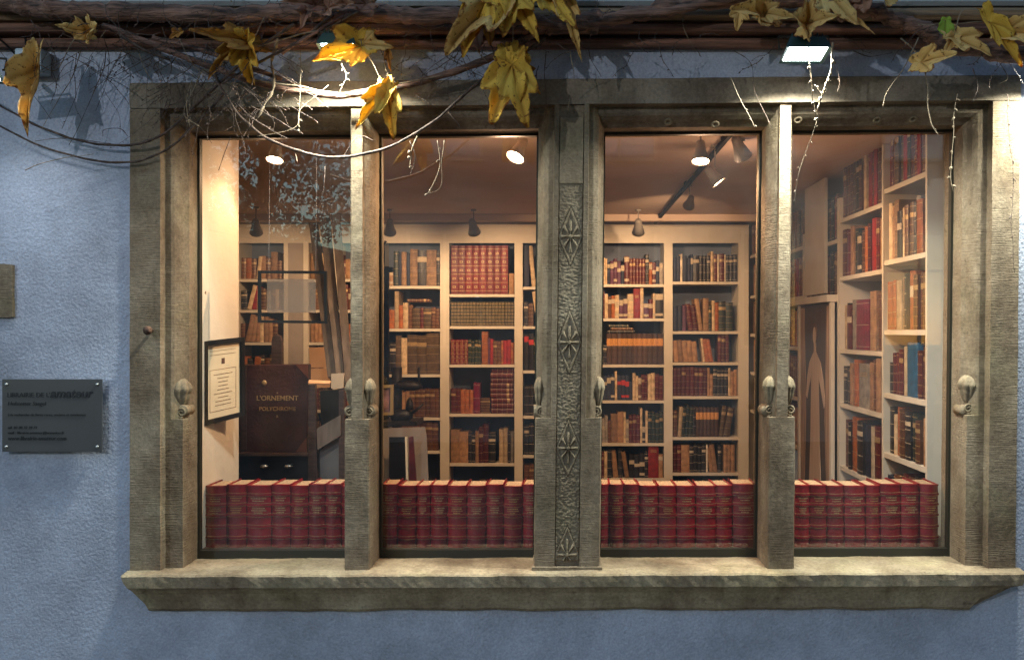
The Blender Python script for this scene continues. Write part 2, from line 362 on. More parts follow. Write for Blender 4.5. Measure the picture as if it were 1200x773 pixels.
# carved panel (height field)
def leafy(dx, dz, rot0, n, ln):
    r = math.hypot(dx, dz); a = math.atan2(dx, dz)
    k = math.cos(n * (a - rot0)); prof = max(0, 1 - (r / ln) ** 2)
    return (max(0, k) ** .6 - .55 * (abs(math.sin(n * (a - rot0))) ** 6 if k > 0 else 0)) * prof ** .4 if r < ln else 0
def H(x, z, v):
    h = 0.0
    fade = min(1, max(0, (240 - v) / 25))           # plain upper part
    peb = noise.noise(Vector((x*110, z*150, 1.3))) * .5 + noise.noise(Vector((x*230, z*260, 4))) * .35
    h = .0035 + peb * .004
    for vc, hh in ((277, 34), (401, 37), (525, 33), (650, 33)):
        zc_ = EYE + (VPY - vc) * .003; H2 = hh * .003
        d = abs(x) / .043 + abs(z - zc_) / H2
        if vc == 650 and z < zc_: d = abs(x) / .043
        if d < 1:
            h = .0052 + peb * .001
            dz = z - zc_
            if d < .84:
                q = leafy(x, dz * .66, 0, 8, .038)
                h = .0015 + .0085 * q
                if math.hypot(x, dz) < .006: h = .0095
        elif d < 1.07: h = .0005
    if v < 215: h = h * (1 - fade) + fade * (.0075 + peb * .001)
    return max(0, h)
mb = MB(); nx, nz_ = 44, 780; z0, z1 = ZB + .03, ZT + .02
vs = []; fs = []
for j in range(nz_ + 1):
    z = z0 + (z1 - z0) * j / nz_; v = VPY - (z - EYE) / .003
    for i in range(nx + 1):
        x = -.0425 + .085 * i / nx
        hgt = H(x, z, v) if 0 < i < nx and 0 < j < nz_ else 0
        vs.append(warp((xc + x, .0085 - hgt, z), .0006))
for j in range(nz_):
    for i in range(nx):
        a = j * (nx + 1) + i; fs.append((a, a + 1, a + nx + 2, a + nx + 1))
mb.add(vs, fs); part(mb, 'carved_panel', M['stone_s'], True, recalc=False)
# mullions
MU = ((-.771, -.681), (.717, .813))
for x0, x1 in MU:
    mb = MB(); c = (x0 + x1) / 2; h = (x1 - x0) / 2
    low = [(-h, YB), (-h, .03), (-h + .002, .004), (-h + .006, 0), (h - .006, 0), (h - .002, .004), (h, .03), (h, YB)]
    sweep(mb, subdiv(low, .015), lin(ZB, ZC, .025), lambda a, b, z: (c + a, b, z), amp=.0018)
    up = [(-h, YB), (-h, .105), (-h + .004, .088), (-.034, .055), (-.026, .034), (-.021, .026), (-.0195, .004), (.0195, .004), (.021, .026), (.026, .034), (.034, .055), (h - .004, .088), (h, .105), (h, YB)]
    sweep(mb, subdiv(up, .012), lin(ZC, ZT + .055, .025), lambda a, b, z: (c + a, b, z), amp=.0016)
    part(mb, 'mullion', M['stone'])
# corbels: a fluted shell over a little scroll where each chamfer ends
def corbel(x, y, s, sc_=1.0, ry=1.0):
    mb = MB(); n, m_ = 64, 18; vs = []
    zc_ = ZC + .092; y += .013
    for j in range(m_ + 1):
        ph = math.pi * j / m_
        for i in range(n):
            th = 2 * math.pi * i / n
            fl = (.90 + .17 * abs(math.cos(4 * th)) * math.sin(ph)) * (1 if ph < 1.57 else 1 - .30 * (ph - 1.57) / 1.57)
            rz = math.cos(ph) * (.052 if ph < math.pi/2 else .058)
            rr = math.sin(ph) ** .75 * fl * (1.15 if ph < math.pi/2 else .95)
            vs.append(warp((x + math.cos(th) * .026 * rr * sc_, y + math.sin(th) * .034 * rr * ry, zc_ + rz), .0032))
    fs = [(j*n+i, j*n+(i+1)%n, (j+1)*n+(i+1)%n, (j+1)*n+i) for j in range(m_) for i in range(n)]
    mb.add(vs, fs)
    # scroll volute
    pts = []; rr = []
    for k in range(26):
        a = k * .45; r_ = .004 + .0006 * k
        pts.append(warp((x + math.cos(a) * r_ * s + s * .008 * sc_, y - .021, ZC + .022 + math.sin(a) * r_), 0)); rr.append(.0042)
    mb.tube(pts, rr, 6)
    mb.lathe([(.001, -.020), (.019, -.019), (.021, -.015), (.021, .05)], (x + s * .008 * sc_, y, ZC + .022), 'y', 20)
    mb.box(x - .022 * sc_ if s > 0 else x - .008, x + .008 if s > 0 else x + .022 * sc_, y - .008, y + .05, ZC, ZC + .040)
    return part(mb, 'scroll_corbel', M['stone_s'], True)
for x0, x1 in MU:
    corbel(x0 + .018, .050, -1, .95); corbel(x1 - .018, .050, 1, .95)
corbel(XL0 - .024, .072, 1, 1.35, 1.0); corbel(XR1 + .026, .072, -1, 1.35, 1.0)
corbel(XL1 + .016, .055, 1, .8); corbel(XR0 - .012, .055, -1, .8)
# sill
mb = MB()
spr = [(.30, ZB), (.0, ZB + .001), (-.046, ZB - .003), (-.052, ZB - .009), (-.050, ZB - .048), (-.040, ZB - .058), (-.028, ZB - .075), (-.016, ZB - .105), (-.010, ZB - .132), (.0, ZB - .142), (.30, ZB - .142)]
def sillf(a, b, t):
    # ends splay: the lower mouldings are shorter than the top slab
    d = max(0, (ZB - .02 - b)) ; ins = min(.085, d * .85)
    xl = -1.532 + ins * .9; xr = 1.606 - ins * 2.1 * (1 if d > .03 else .3)
    x = xl + (xr - xl) * t
    chip = 0
    if -.06 < a < -.03 and b > ZB - .02: chip = .005 * max(0, noise.noise(Vector((x*22, 0, 3))) - .1)
    low = .007 * noise.noise(Vector((x*6, 2, 7))) if b < ZB - .12 else 0
    return (x, a + chip, b - chip * .7 + low)
sweep(mb, subdiv(spr, .014), lin(0, 1, .0065), sillf, amp=.0026)
part(mb, 'sill', M['sill'])
# mortar plugs on the lintel
for u, v in ((838, 146), (783, 143), (935, 141), (1028, 141), (1070, 140)):
    p = P(u, v, .07); mb = MB(); mb.lathe([(.016, 0), (.014, -.0015), (.007, -.002), (.006, 0)], (0,0,0), 'y', 14)
    part(mb, 'mortar_plug', M['stone_s'], True, loc=p, rot=(R(50), 0, 0))
# metal glazing frames and panes
PX = ((XL0, MU[0][0]), (MU[0][1], XL1), (XR0, MU[1][0]), (MU[1][1], XR1))
for i, (x0, x1) in enumerate(PX):
    mb = MB(); b = .0085; bt = .030
    def bx(xa, xb, za, zb, ya=.176, yb=.202):
        vs = [warp(Vector(q), 0) for q in ((xa,ya,za),(xb,ya,za),(xb,yb,za),(xa,yb,za),(xa,ya,zb),(xb,ya,zb),(xb,yb,zb),(xa,yb,zb))]
        mb.add(vs, [(0,3,2,1),(4,5,6,7),(0,1,5,4),(1,2,6,5),(2,3,7,6),(3,0,4,7)])
    e = .004
    bx(x0 - e, x0 + b, ZB - e, ZT + e); bx(x1 - b, x1 + e, ZB - e, ZT + e); bx(x0 + b, x1 - b, ZT - .010, ZT + e); bx(x0 + b, x1 - b, ZB - e, ZB + bt)
    gf = part(mb, 'glazing_frame', M['darkmetal'])
    mb = MB()
    vs = [warp(Vector(q), 0) for q in ((x0+.01,YG,ZB+.03),(x1-.01,YG,ZB+.03),(x1-.01,YG,ZT-.005),(x0+.01,YG,ZT-.005))]
    # the sheets are not perfectly parallel
    tl = [.004, -.003, .003, -.004][i]; vs[0].y += tl; vs[3].y += tl
    mb.add(vs, [(0,1,2,3)]); part(mb, 'glass_pane', M['glass'], recalc=False)
# iron stud on the left jamb
p = P(175, 387, -.02); k = empty('iron_stud', (p.x, 0, p.z)); tag(k, 'rusty iron stud sticking out of the jamb left of the certificate', 'stud')
mb = MB(); mb.lathe([(.006, .0), (.006, -.02), (.009, -.024), (.015, -.030), (.016, -.036), (.010, -.043), (.003, -.045)], ax='y', n=14); mb.build('stud_head', M['iron'], k, True)
# weathered stone block at the far left of the wall
mb = MB(); a = P(-30, 367, -.004); b = P(15, 303, -.004)
sweep(mb, subdiv([(a.x, a.z + .0), (b.x, a.z + .003), (b.x - .003, b.z - .006), (a.x, b.z)], .02), lin(-.006, .05, .02), lambda q, r_, y: (q, y, r_), amp=.004)
tag(mb.build('stone_block', M['stone']), 'rough brown stone block set in the blue wall above the plaque', 'stone block')

# ------------------------------------------------------------------ plaque
a = P(3, 529, -.012); b = P(120, 444, -.012)
PQ = empty('shop_plaque', ((a.x + b.x) / 2, -.012, (a.z + b.z) / 2)); tag(PQ, 'dark grey rectangular shop plaque with black lettering and four screws', 'plaque')
W2, H2 = (b.x - a.x) / 2, (b.z - a.z) / 2
mb = MB(); mb.box(-W2, W2, -.003, .003, -H2, H2); mb.build('plate', M['plaque'], PQ, bevel=.001)
for sx in (-1, 1):
    for sz in (-1, 1):
        mb = MB(); mb.lathe([(.0055, .012), (.0055, -.006), (.004, -.009), (.001, -.0095)], ax='y', n=12); mb.build('screw', M['chrome'], PQ, True, loc=(sx * (W2 - .016), 0, sz * (H2 - .018)))
def text(s, x, z, size, parent, m, shear=0, off=0, y=-.0045, name='lettering', align='LEFT', ext=.0006):
    c = bpy.data.curves.new(name, 'FONT'); c.body = s; c.size = size; c.shear = shear; c.offset = off; c.extrude = ext; c.align_x = align; c.resolution_u = 3
    c.materials.append(m); o = bpy.data.objects.new(name, c); COL.objects.link(o); bpy.context.view_layer.update()
    me = bpy.data.meshes.new_from_object(o.evaluated_get(bpy.context.evaluated_depsgraph_get())); bpy.data.objects.remove(o)
    if not me.materials: me.materials.append(m)
    return link(name, me, parent, (x, y, z), (R(90), 0, 0))
def pq(u, v): return (u - 61.5) * .003, (486.5 - v) * .003
x, z = pq(9, 465); text("LIBRAIRIE DE L'", x, z, .0228, PQ, M['ink'])
x, z = pq(59, 465.5); text("amateur", x, z, .044, PQ, M['ink'], .3, .0009)
for s, v, sz, br in (("Hofstetter Saegel", 474.5, .019, 0), ("à la recherche de livres rares, anciens et modernes", 487, .0132, 0), ("tél. 03 88 32 39 71", 502, .0135, 0), ("mail : librairie.amateur@wanadoo.fr", 508, .0135, 0), ("www.librairie-amateur.com", 515, .0185, .0003)):
    x, z = pq(10, v); text(s, x, z, sz, PQ, M['ink'], .15, br)

# ------------------------------------------------------------------ eave timbers
BE = empty('eave_beam', (0, 0, 2.6)); tag(BE, 'stack of brown weathered eave timbers over the window', 'beam')
def rbeam(y0, y1, z0, z1, m, seed, name, amp=.004, x0=-3.2, x1=3.2):
    mb = MB(); off = Vector((seed * 7.1, 0, 0))
    r_ = min(.012, (z1 - z0) * .3)
    pr = subdiv([(y0, z0 + r_), (y0 + r_, z0), (y1, z0), (y1, z1), (y0 + r_, z1), (y0, z1 - r_)], .02)
    vs = []; n = len(pr); L = lin(x0, x1, .04)
    for x in L:
        for yy, zz in pr:
            d = noise.noise_vector(Vector((x * 2.5, yy * 30, zz * 30)) + off) * amp
            vs.append((x, yy + (d.y if yy < y1 - .001 else 0), zz + d.z * .6))
    fs = [(i*n+k, i*n+(k+1)%n, (i+1)*n+(k+1)%n, (i+1)*n+k) for i in range(len(L)-1) for k in range(n)]
    mb.add(vs, fs); o = mb.build(name, m, BE, False); o.matrix_parent_inverse = Matrix.Translation((0, 0, -2.6)); return o
rbeam(-.032, .012, 2.592, 2.622, M['beam'], 1, 'lower_board', .002)
rbeam(-.070, .012, 2.634, 2.664, M['beam'], 2, 'middle_timber', .003)
rbeam(-.092, .012, 2.667, 2.708, M['beam2'], 3, 'upper_timber', .003)
rbeam(-.085, .012, 2.718, 2.80, M['greywood'], 4, 'grey_board', .001)

# ------------------------------------------------------------------ room shell
XR = 1.487; XLW = -3.3; YBK = 4.27; CEIL = 2.47
def shell(name, boxes, m):
    mb = MB()
    for bb in boxes: mb.box(*bb)
    return tag(mb.build(name, m), None, None, None, 'structure')
shell('room_floor', [(XLW - .1, 2.2, .342, 5.0, .004, .02)], M['floor'])
shell('ceiling', [(XLW - .1, 2.2, .342, 5.0, CEIL, CEIL + .08)], M['ceiling'])
shell('room_wall_back', [(XLW - .1, 2.2, YBK + .33, YBK + .40, .02, CEIL)], M['plasterin'])
shell('room_wall_right', [(XR + .42, XR + .50, .342, YBK + .33, .02, CEIL)], M['plasterin'])
shell('room_wall_left', [(XLW - .1, XLW, .342, YBK + .33, .02, CEIL)], M['plasterin'])
# ceiling beam across the room in front of the bookcase
shell('ceiling_beam', [(XLW, XR + .4, 3.72, 3.80, CEIL - .05, CEIL - .001)], M['ceiling'])
# cream return wall behind the first pane
mb = MB(); mb.box(-1.62, -1.353, .345, .62, .02, CEIL - .002); mb.box(-1.46, -1.353, .21, .345, .70, CEIL - .002)
tag(mb.build('side_partition', M['plasterin']), 'cream plastered return wall beside the first pane behind the certificate', 'wall')
# inner display ledge
mb = MB(); mb.box(-1.36, 1.50, .206, .52, .755, .786); mb.box(-1.36, 1.50, .50, .52, .021, .755)
tag(mb.build('display_ledge', M['darkwood']), 'dark wooden inner window ledge under the red volumes', 'ledge')

# ------------------------------------------------------------------ books
ORD = ['', 'first', 'second', 'third', 'fourth', 'fifth', 'sixth', 'seventh', 'eighth', 'ninth', 'tenth', 'eleventh', 'twelfth', 'thirteenth', 'fourteenth', 'fifteenth', 'sixteenth', 'seventeenth', 'eighteenth', 'nineteenth', 'twentieth'] + ['twenty-' + x for x in ('first', 'second', 'third', 'fourth', 'fifth', 'sixth', 'seventh', 'eighth', 'ninth')]
def arc(w_, b, n, off=0):
    pts = []
    for i in range(n + 1):
        t = -1 + 2 * i / n; pts.append((t * (w_ / 2 + (off if abs(t) == 1 else 0)), b * (t * t) - off))
    return pts
def strip(mb, w_, b, n, z0, z1, off, mi, x0=-1, x1=1):
    pts = [p for p in arc(w_, b, n, off)]
    inn = [p for p in arc(w_, b, n, -.0005)]
    vs = [(p[0], p[1], z) for z in (z0, z1) for p in pts] + [(p[0], p[1], z) for z in (z0, z1) for p in inn]
    k = n + 1; fs = [(i, i+1, k+i+1, k+i) for i in range(n)] + [(2*k+i, 2*k+i+1, i+1, i) for i in range(n)] + [(k+i, k+i+1, 3*k+i+1, 3*k+i) for i in range(n)]
    mb.add(vs, fs, mi)
def cover(mb, w_, h, d, b, n, t):
    out = arc(w_, b, n); out = out + [(w_/2, d), (w_/2 - t, d), (w_/2 - t, b + t), (-w_/2 + t, b + t), (-w_/2 + t, d), (-w_/2, d)]
    k = len(out); vs = [(p[0], p[1], z) for z in (0, h) for p in out]
    fs = [(i, (i+1) % k, k + (i+1) % k, k + i) for i in range(k)]
    # caps as strips: spine piece and two boards
    for o_ in (0, k):
        a = n + 1
        fs.append(tuple(o_ + i for i in list(range(n + 1)) + [a + 2, a + 3]))
        fs.append((o_ + n, o_ + a, o_ + a + 1, o_ + a + 2)); fs.append((o_, o_ + a + 3, o_ + a + 4, o_ + a + 5))
    mb.add(vs, fs, 0)
def book_mesh(w_, h, d, code, lab, seed):
    rr = random.Random(seed); c = BK[code[0]]; mb = MB(); n = 5; b = min(.0055, w_ * .2); t = min(.003, w_ * .16)
    cover(mb, w_, h, d, b, n, t)
    mb.box(-w_/2 + t, w_/2 - t, b + t, d - .003, .003, h - rr.choice([.004, .006, .009]), 1)
    k = code[0]
    if k == 'A': strip(mb, w_, b, n, h * .60, h * .84, .0006, 2); m2 = M['lab_o']
    elif lab: 
        z = h * rr.uniform(.45, .8); strip(mb, w_, b, n, z, z + rr.uniform(.025, .05), .0006, 2); m2 = M['lab_r'] if lab == 'L2' else M['lab_c']
        if rr.random() < .4: strip(mb, w_, b, n, h * .1, h * .1 + .02, .0006, 2)
    else:
        m2 = M[c[3]] if c[3] else M['lab_c']
        if c[2]:
            for i in range(c[2] + 1):
                z = h * (.06 + .86 * i / c[2]); strip(mb, w_, b, n, z, z + (.004 if k in 'rG' else .0022), .0012, 2)
            if k == 'r':
                for i in range(c[2]):
                    z = h * (.06 + .86 * (i + .5) / c[2]); s_ = .008
                    mb.box(-w_ * .22, w_ * .22, -.0012, .003, z - s_, z + s_, 2); mb.box(-w_ * .12, w_ * .12, -.0016, .003, z - s_ * .5, z + s_ * .5, 0)
            if k in 'bmgdsk' and rr.random() < .6:
                z = h * .72; strip(mb, w_, b, n, z, z + h * .09, .0007, 2 if k != 's' else 0)
        elif k in 'tcoRyw' and rr.random() < .55:
            z = h * rr.uniform(.65, .8)
            for q in range(3): mb.box(-w_ * .3, w_ * .3, -.0006, .002, z + q * .008, z + q * .008 + .003, 3)
    return mb, [M['bk_' + k], M['pages'], m2, M['gold_dull']]

CAND = []   # every shelf book: dict
PANES = ((240, 402), (448, 628), (707, 886), (932, 1103))
def proj(p): Y = p.y + DIST; return VPX + p.x * F / Y, VPY - (p.z - EYE) * F / Y
def row(items, fr, x0, x1, z, depth, colname, shelfn, seed, scale, fit=True, flush=0.0, hmax=9):
    """items: list of (code, w, h, lean) in local px; fr: Matrix of the case; fills x0..x1 (m)"""
    rr = random.Random(seed); its = []
    for tok in items.split():
        rep = 1
        if '*' in tok: tok, rp = tok.split('*'); rep = int(rp)
        for _ in range(rep): its.append(tok)
    parsed = []
    for tok in its:
        code = tok[0]; s = tok[1:]; lab = None; lean = 0
        if s.startswith('LL'): lab = 'L2'; s = s[2:]
        elif s.startswith('L'): lab = 'L'; s = s[1:]
        if '/' in s: s, l_ = s.split('/'); lean = float(l_)
        if '\\' in s: s, l_ = s.split('\\'); lean = -float(l_)
        if 'x' in s: w_, h = map(float, s.split('x'))
        else: w_, h = float(s), 0
        parsed.append((code, lab, w_, h, lean))
    tot = 0
    for code, lab, w_, h, lean in parsed: tot += w_ + (abs(math.sin(R(lean))) * h * .55 if h else 0)
    k = (x1 - x0) / (tot * scale) if fit else 1
    k = min(k, 1.25)
    cx = x0; idx = 0; prev = 0
    for code, lab, w_, h, lean in parsed:
        if code == '_': cx += w_ * scale * k; prev = 0; continue
        W = w_ * scale * k; Hh = min(h * scale * (rr.uniform(.96, 1.03) if code not in 'rGA' else 1), hmax); a = R(lean)
        ext = abs(math.sin(a)) * Hh * .55 * k if a else 0
        if a > 0: px_ = cx + W; base = Matrix.Translation((px_, 0, 0)) @ Matrix.Rotation(a, 4, 'Y') @ Matrix.Translation((-W / 2, 0, 0))
        elif a < 0: px_ = cx + (ext if prev >= 0 else 0); base = Matrix.Translation((px_, 0, 0)) @ Matrix.Rotation(a, 4, 'Y') @ Matrix.Translation((W / 2, 0, 0))
        else: base = Matrix.Translation((cx + W / 2, 0, 0))
        if a < 0 and prev >= 0: cx += ext
        if a > 0: cx += 0
        cx += W * (1.0 if not a else .98)
        if a > 0: cx += 0 if False else 0
        prev = lean
        dpt = min(depth - .03, rr.uniform(.7, .8) * Hh) if Hh else depth
        ins = flush + rr.uniform(0, .018) + (0 if code in 'rGA' else .004)
        mw = fr @ Matrix.Translation((0, ins, z)) @ base
        idx += 1
        CAND.append(dict(code=code, lab=lab, w=W - .0012, h=Hh, d=max(.08, dpt), mw=mw, col=colname, shelf=shelfn, seed=rr.random(), lean=a, i=idx))
        if a > 0: # next upright must clear the top
            pass
BPX = (YBK + DIST) / F       # metres per photo px at the back bookcase
frB = Matrix.Translation((0, YBK, 0))
def XB(u): return (u - VPX) * BPX
def ZBk(v): return EYE + (VPY - v) * BPX

def rand_items(rr, total, h0, h1, pal):
    s = []; t = 0
    while t < total:
        w_ = rr.uniform(3, 7); s.append(f"{rr.choice(pal)}{'L' if rr.random() < .1 else ''}{w_:.1f}x{rr.uniform(h0, h1):.0f}"); t += w_
    return ' '.join(s)

BACK = {
 'W1': (281, 333, 'left column of first pane', [(327, 'b5x25 o6x25 b5x24 c4x27/6 t6x28 b5x24 t7x31 b5x22'), (363, 'k7x22 c5x29/14 R6x28/6 t5x26 b6x24 y6x22 b5x24 c4x25'), (401, 'b5x22 t6x33/12 t6x31/8 t6x31/4 c5x30 t6x30 t5x28 b6x26'), (440, 'o6x22 k5x20 o6x22/8 k5x24 b5x20 d6x24 b5x26'), (480, 'b5x26 m6x28 t5x24 k6x26 b6x28 o5x26 b5x24'), (520, 'b6x26 d6x28 b5x26 t5x24 m6x26 k6x26')]),
 'W1b': (362, 390, 'narrow column of first pane', [(327, 't5x30 b5x28 c4x31 b5x30 s5x30'), (363, 'k5x24 b5x24 t5x22 b5x24 b5x22'), (401, 't4.6x22*6'), (440, 'b5x24 t5x26 b5x24 c5x22 b5x24'), (480, 'b5x24 m5x26 b5x24 k5x26 b5x24'), (520, 'b5x24 d5x26 b5x24 k5x26 b5x24')]),
 'W1c': (395, 437, 'x', [(v, None) for v in (327, 363, 401, 440, 480, 520)]),
 'L2': (449, 516, 'left column of second pane', [(335, 'y6x20 sL5x22 g6x41 n4x40 s6x41 n4x40 s9x44 k11xL44 s12x41 k4x41'.replace('k11xL44', 'kL11x43')), (385, 'o6x22 o6x22 c5x45 o5x27 c6x30 b5x27 d9x25 m4x24 d9x24 b5x24 b5x24'), (438.5, 'k6x36 k6x38 d6x44 c6x44 d10x46 d10x47 d14x47'), (489, 'k5x30 n5x30 t5x30*4 b6x33*6'), (528, 'k7x30 d7x34 b7x32 b6x34*5'), (566, 'b6x28 k6x30 b6x28 m6x26 b5x28 k5x30 n4x26')]),
 'M': (527, 603, 'middle column of second pane', [(344.7, 'r8.4x57*8 _1 t6x25'), (382, 'G3.8x28*20'), (427, 'r5.7x29*4 g4.2x29*4 _1 o8x38 p3x30 R4x29 b5x27*2 o3x28 R5x28*2 o4x26'), (484.7, 'm6x30*2 o5.2x27*3 M8x36 b12x18 _29'), (542.6, 't10x38 t10x36 k4x36 k4x34 t4x38 m5x42 m6x45 k8x34 _4 c5x38 c5x40 k3x36 y4x38'), (590, 'k6x26 b8x24 m8x26 b6x25 k8x26 b6x24 t6x26 b8x25 m8x24')]),
 'R2': (613, 690, 'right column of second pane', [(336, 'n5x48 c4x47\\5 n5x40 m6x40 b6x42 t7x40 k7x42 b6x40 m5x42 b6x38'), (382, 'k4x28 b5x26 c4x40\\8 b6x34 b6x32 m6x34 k6x30 t6x32 b6x34 o6x30'), (434, 'kLL6x42 kLL6x42 g6x40 k6x42 m6x36*5 b6x34*4'), (487, 'k6x36*3 g6x36*3 b6x34*4 t5x30*3'), (533, 'k6x36*4 n6x36*3 b6x34*5'), (575, 'b6x30*12')]),
 'L3': (701, 778, 'left column of third pane', [(333, 'nL5x30 cL4x31 c3x30 nL4x26 pL5x28 pL5x31 pL5x28 nL5x24 mL7x32 m4.5x30*5 k5x35 oL5x26 mL5x26 nL5x28 yL5x25'), (373, 'm7x31 c4x29 bL4x26 oL4x26 cL5x27 pL5x21 pL5x23 cL7x28 R8x35 c4x35 pL6x18 mL5x22 cL3x30 kL9x28'), (427, 'nL5x24 k4x24 A5.8x36*11'), (469, 'nL5x29*4 c3x35 nLL5x29*3 n4x22 c4x31 c3x28 bL4x27 m4x30*2 c4.5x31 c4.5x31 m5x31 m5x29'), (519, 'y4x32 yL4x30 y4x32 b4x26 t9x34 t8x36 c3x36 yL4x28 m5x32*3 c3x40 kL4x24 c3.5x38 g5x35*4'), (560, 'm6x30 c4x30 k5x32 t6x33\\6 k5x32 t5x30\\9 kL6x27*3 k4x30 R12x38 tL5x28')]),
 'R3': (788, 865, 'right column of third pane', [(330, 'n5x27 n5x29 w3x33 n6x30 n5x28 nL3x33 kL8x31 k5x30*3 c4x35 m5x33 w2.5x32 m7x32 w2x32 k5x32*3'), (388, 'n6x28 n6x29 p5x30 m7x31\\8 m6x30\\8 s6x38\\7 s7x38 g4x31 c4x36 o5x33 g9x34*2'), (424.5, 't6.5x25\\5*5 _5 c3x28\\6 o6x28\\8 o5x26\\10 _6 m5x34*3'), (464, 'm5.3x34*8 t3x32 t4x26 k4.6x32*4 c3x33 t4x30 t4x30'), (512, 'b6x32 c5x35/4 g5x36/3*3 k5x36 A5x34*6 d6x36/7 d8x34/10'), (553.7, 'm5x31*2 t10x32 k5x32*4 w2x33 t4x30\\8 t6x33\\8 k4x32 _3 t4.5x32*3'), (592, 'b6x28*12')]),
}
sh_all = {}
rr0 = random.Random(3)
for key, (u0, u1, cn, rows_) in BACK.items():
    for si, (v, items) in enumerate(rows_):
        if items is None: items = rand_items(rr0, u1 - u0 - 2, 22, 30, 'bbtomk')
        row(items, frB, XB(u0 + .8), XB(u1 - .8), ZBk(v) + .002, .27, cn, si + 1, hash_ if False else si * 31 + ord(key[0]) * 7 + len(key), BPX)
# flat stacks
def flat(fr, x0, z, code, w_, h, d, cn, sn, seed):
    mw = fr @ Matrix.Translation((x0, .006 + rnd.uniform(0, .012), z)) @ Matrix.Rotation(R(90), 4, 'Y') @ Matrix.Translation((-w_ / 2, 0, 0))
    CAND.append(dict(code=code, lab=None, w=w_, h=h, d=d, mw=mw, col=cn, shelf=sn, seed=seed, lean=0, i=0, flat=True))
z = ZBk(484.7) + .002
for i in range(9):
    flat(frB, XB(574.5) + rnd.uniform(0, .01), z, 'm', .0395, XB(602) - XB(575), .17, 'middle column of second pane', 4, i * .11); z += .0405
z = ZBk(427) + .252
for i, (c, u0, L) in enumerate((('k', 712, 32), ('b', 716, 26), ('g', 713, 24))):
    flat(frB, XB(u0), z, c, .022, L * BPX, .13, 'left column of third pane', 3, .5 + i * .1); z += .0225
z = ZBk(385) + .212
flat(frB, XB(477), z, 'b', .026, 27 * BPX, .14, 'left column of second pane', 2, .33)

# right hand wall case: local x runs far -> near
def FR(y): return Matrix.Translation((XR, y, 0)) @ Matrix.Rotation(R(-90), 4, 'Z')
RC = {   # y_near, y_far, column words, shelves (z rel to eye), items far->near, sizes in cm-ish
 'A': (.56, 1.06, 'nearest column of fourth pane', [(.655, 'R3x30 m3x29 t3x28 d4x28 d3x27 R4x30 k3x29 m4x30 r4x29 R3x31 b4x30'), (.325, 'c4x29 t2x26 s5x28 kL5x23 c2x24 b4x25*2 k2x25 y4x28 o6x25 k3x26'), (.006, 'o6x24 o3x24 c6x24 s5x25 k2x27 oL6x27 b5x25 m4x27 b6x26'), (-.285, 'k5x15 m4x20 m4x21 m5x22 c3x24 U12x25 m5x22 b6x24'), (-.56, 'k6x23 c3x20 o6x23 b6x24 k6x23 g5x22 b5x20 y4x18 t3x21'), (-.83, 'n8x18 b7x20 m6x22 b6x21 k7x22 n8x22')]),
 'B': (1.08, 1.76, 'middle column of fourth pane', [(.600, 'b5x31*3 d4x31 k4x31 b4x31 t4x31 c3x31 b3x30 R5x31 b3x31 R4x31 b5x29 g4x24'), (.290, 'm7x27 M5x27 t5x27 g5x25 kL6x23 b4x24 o4x25 m4x25 R7x27 m4x26 t3x26 m4x26'), (-.095, 'c4x26 k3x26 mL7x26 y6x27 M18x28 _1 s8x31 b8x29'), (-.385, 'k6x22 k6x21 t5x24 o6x26 y16x25 t7x25 b4x26 t6x27 b4x26'), (-.72, 'm9x27 k4x26 o9x31 k8x29 n8x28 wL6x27 m7x28'), (-1.02, 'b6x24*10')]),
 'C': (1.80, 2.50, 'upper far column of fourth pane', [(.50, 'b6x26 R5x25 m5x26 b6x27 k5x25 b5x27 s6x26 m5x27 b6x26 k5x27 R5x26 b6x27'), (.20, 'm5x24 b6x25 k6x26 m5x25 d6x25 b6x24 k6x25 b5x24 k6x26 b6x25 d6x24')]),
 'D': (2.54, 3.36, 'farthest column of fourth pane', [(.53, 'b6x26 m6x27 b5x26 c4x27 m6x26 b6x25 m6x27 b6x26 m5x27 b6x26 k5x25 b6x27 b5x26'), (.22, 'R6x26 m6x27 R5x26 m6x25 R6x27 k6x28 m5x26 b6x27 R6x26 m6x27 b6x26 b5x27'), (-.10, 'o6x26 b6x27 o6x26 b6x25 o6x27 b6x26 m5x27 b6x26 o5x25 b6x26'), (-.42, 'm6x28 b6x29 m6x27 m6x28 b6x29 m6x28 b6x28 b6x26 m5x27 b6x26'), (-.73, 'b6x26 t6x27 b6x26 m6x25 b6x27 b6x26 m5x27 b6x26 t5x25 b6x26')]),
 'E': (3.40, 4.20, 'side shelves at the back corner', [(.60, 'b6x26 m6x27 b5x26 m6x27 m6x26 b6x25 m6x27 b6x26 m5x27 b6x26'), (.28, 't6x26 m6x27 b5x26 m6x27 m6x26 b6x25 m6x27 b6x26'), (-.02, 'b6x26 m6x27 t5x26 m6x27 b6x26 b6x25 m6x27 b6x26'), (-.32, 'b6x26 t6x27 b5x26 m6x27 m6x26 b6x25 m6x27 b6x26'), (-.62, 'b6x26 m6x27 b5x26 m6x27 t6x26 b6x25 m6x27 b6x26')]),
}
for key, (yn, yf, cn, rows_) in RC.items():
    for si, (zr, items) in enumerate(rows_):
        row(items, FR(yf), .012, yf - yn - .012, EYE + zr + .002, .24, cn, si + 1, si * 17 + ord(key), .0092, hmax=.29)

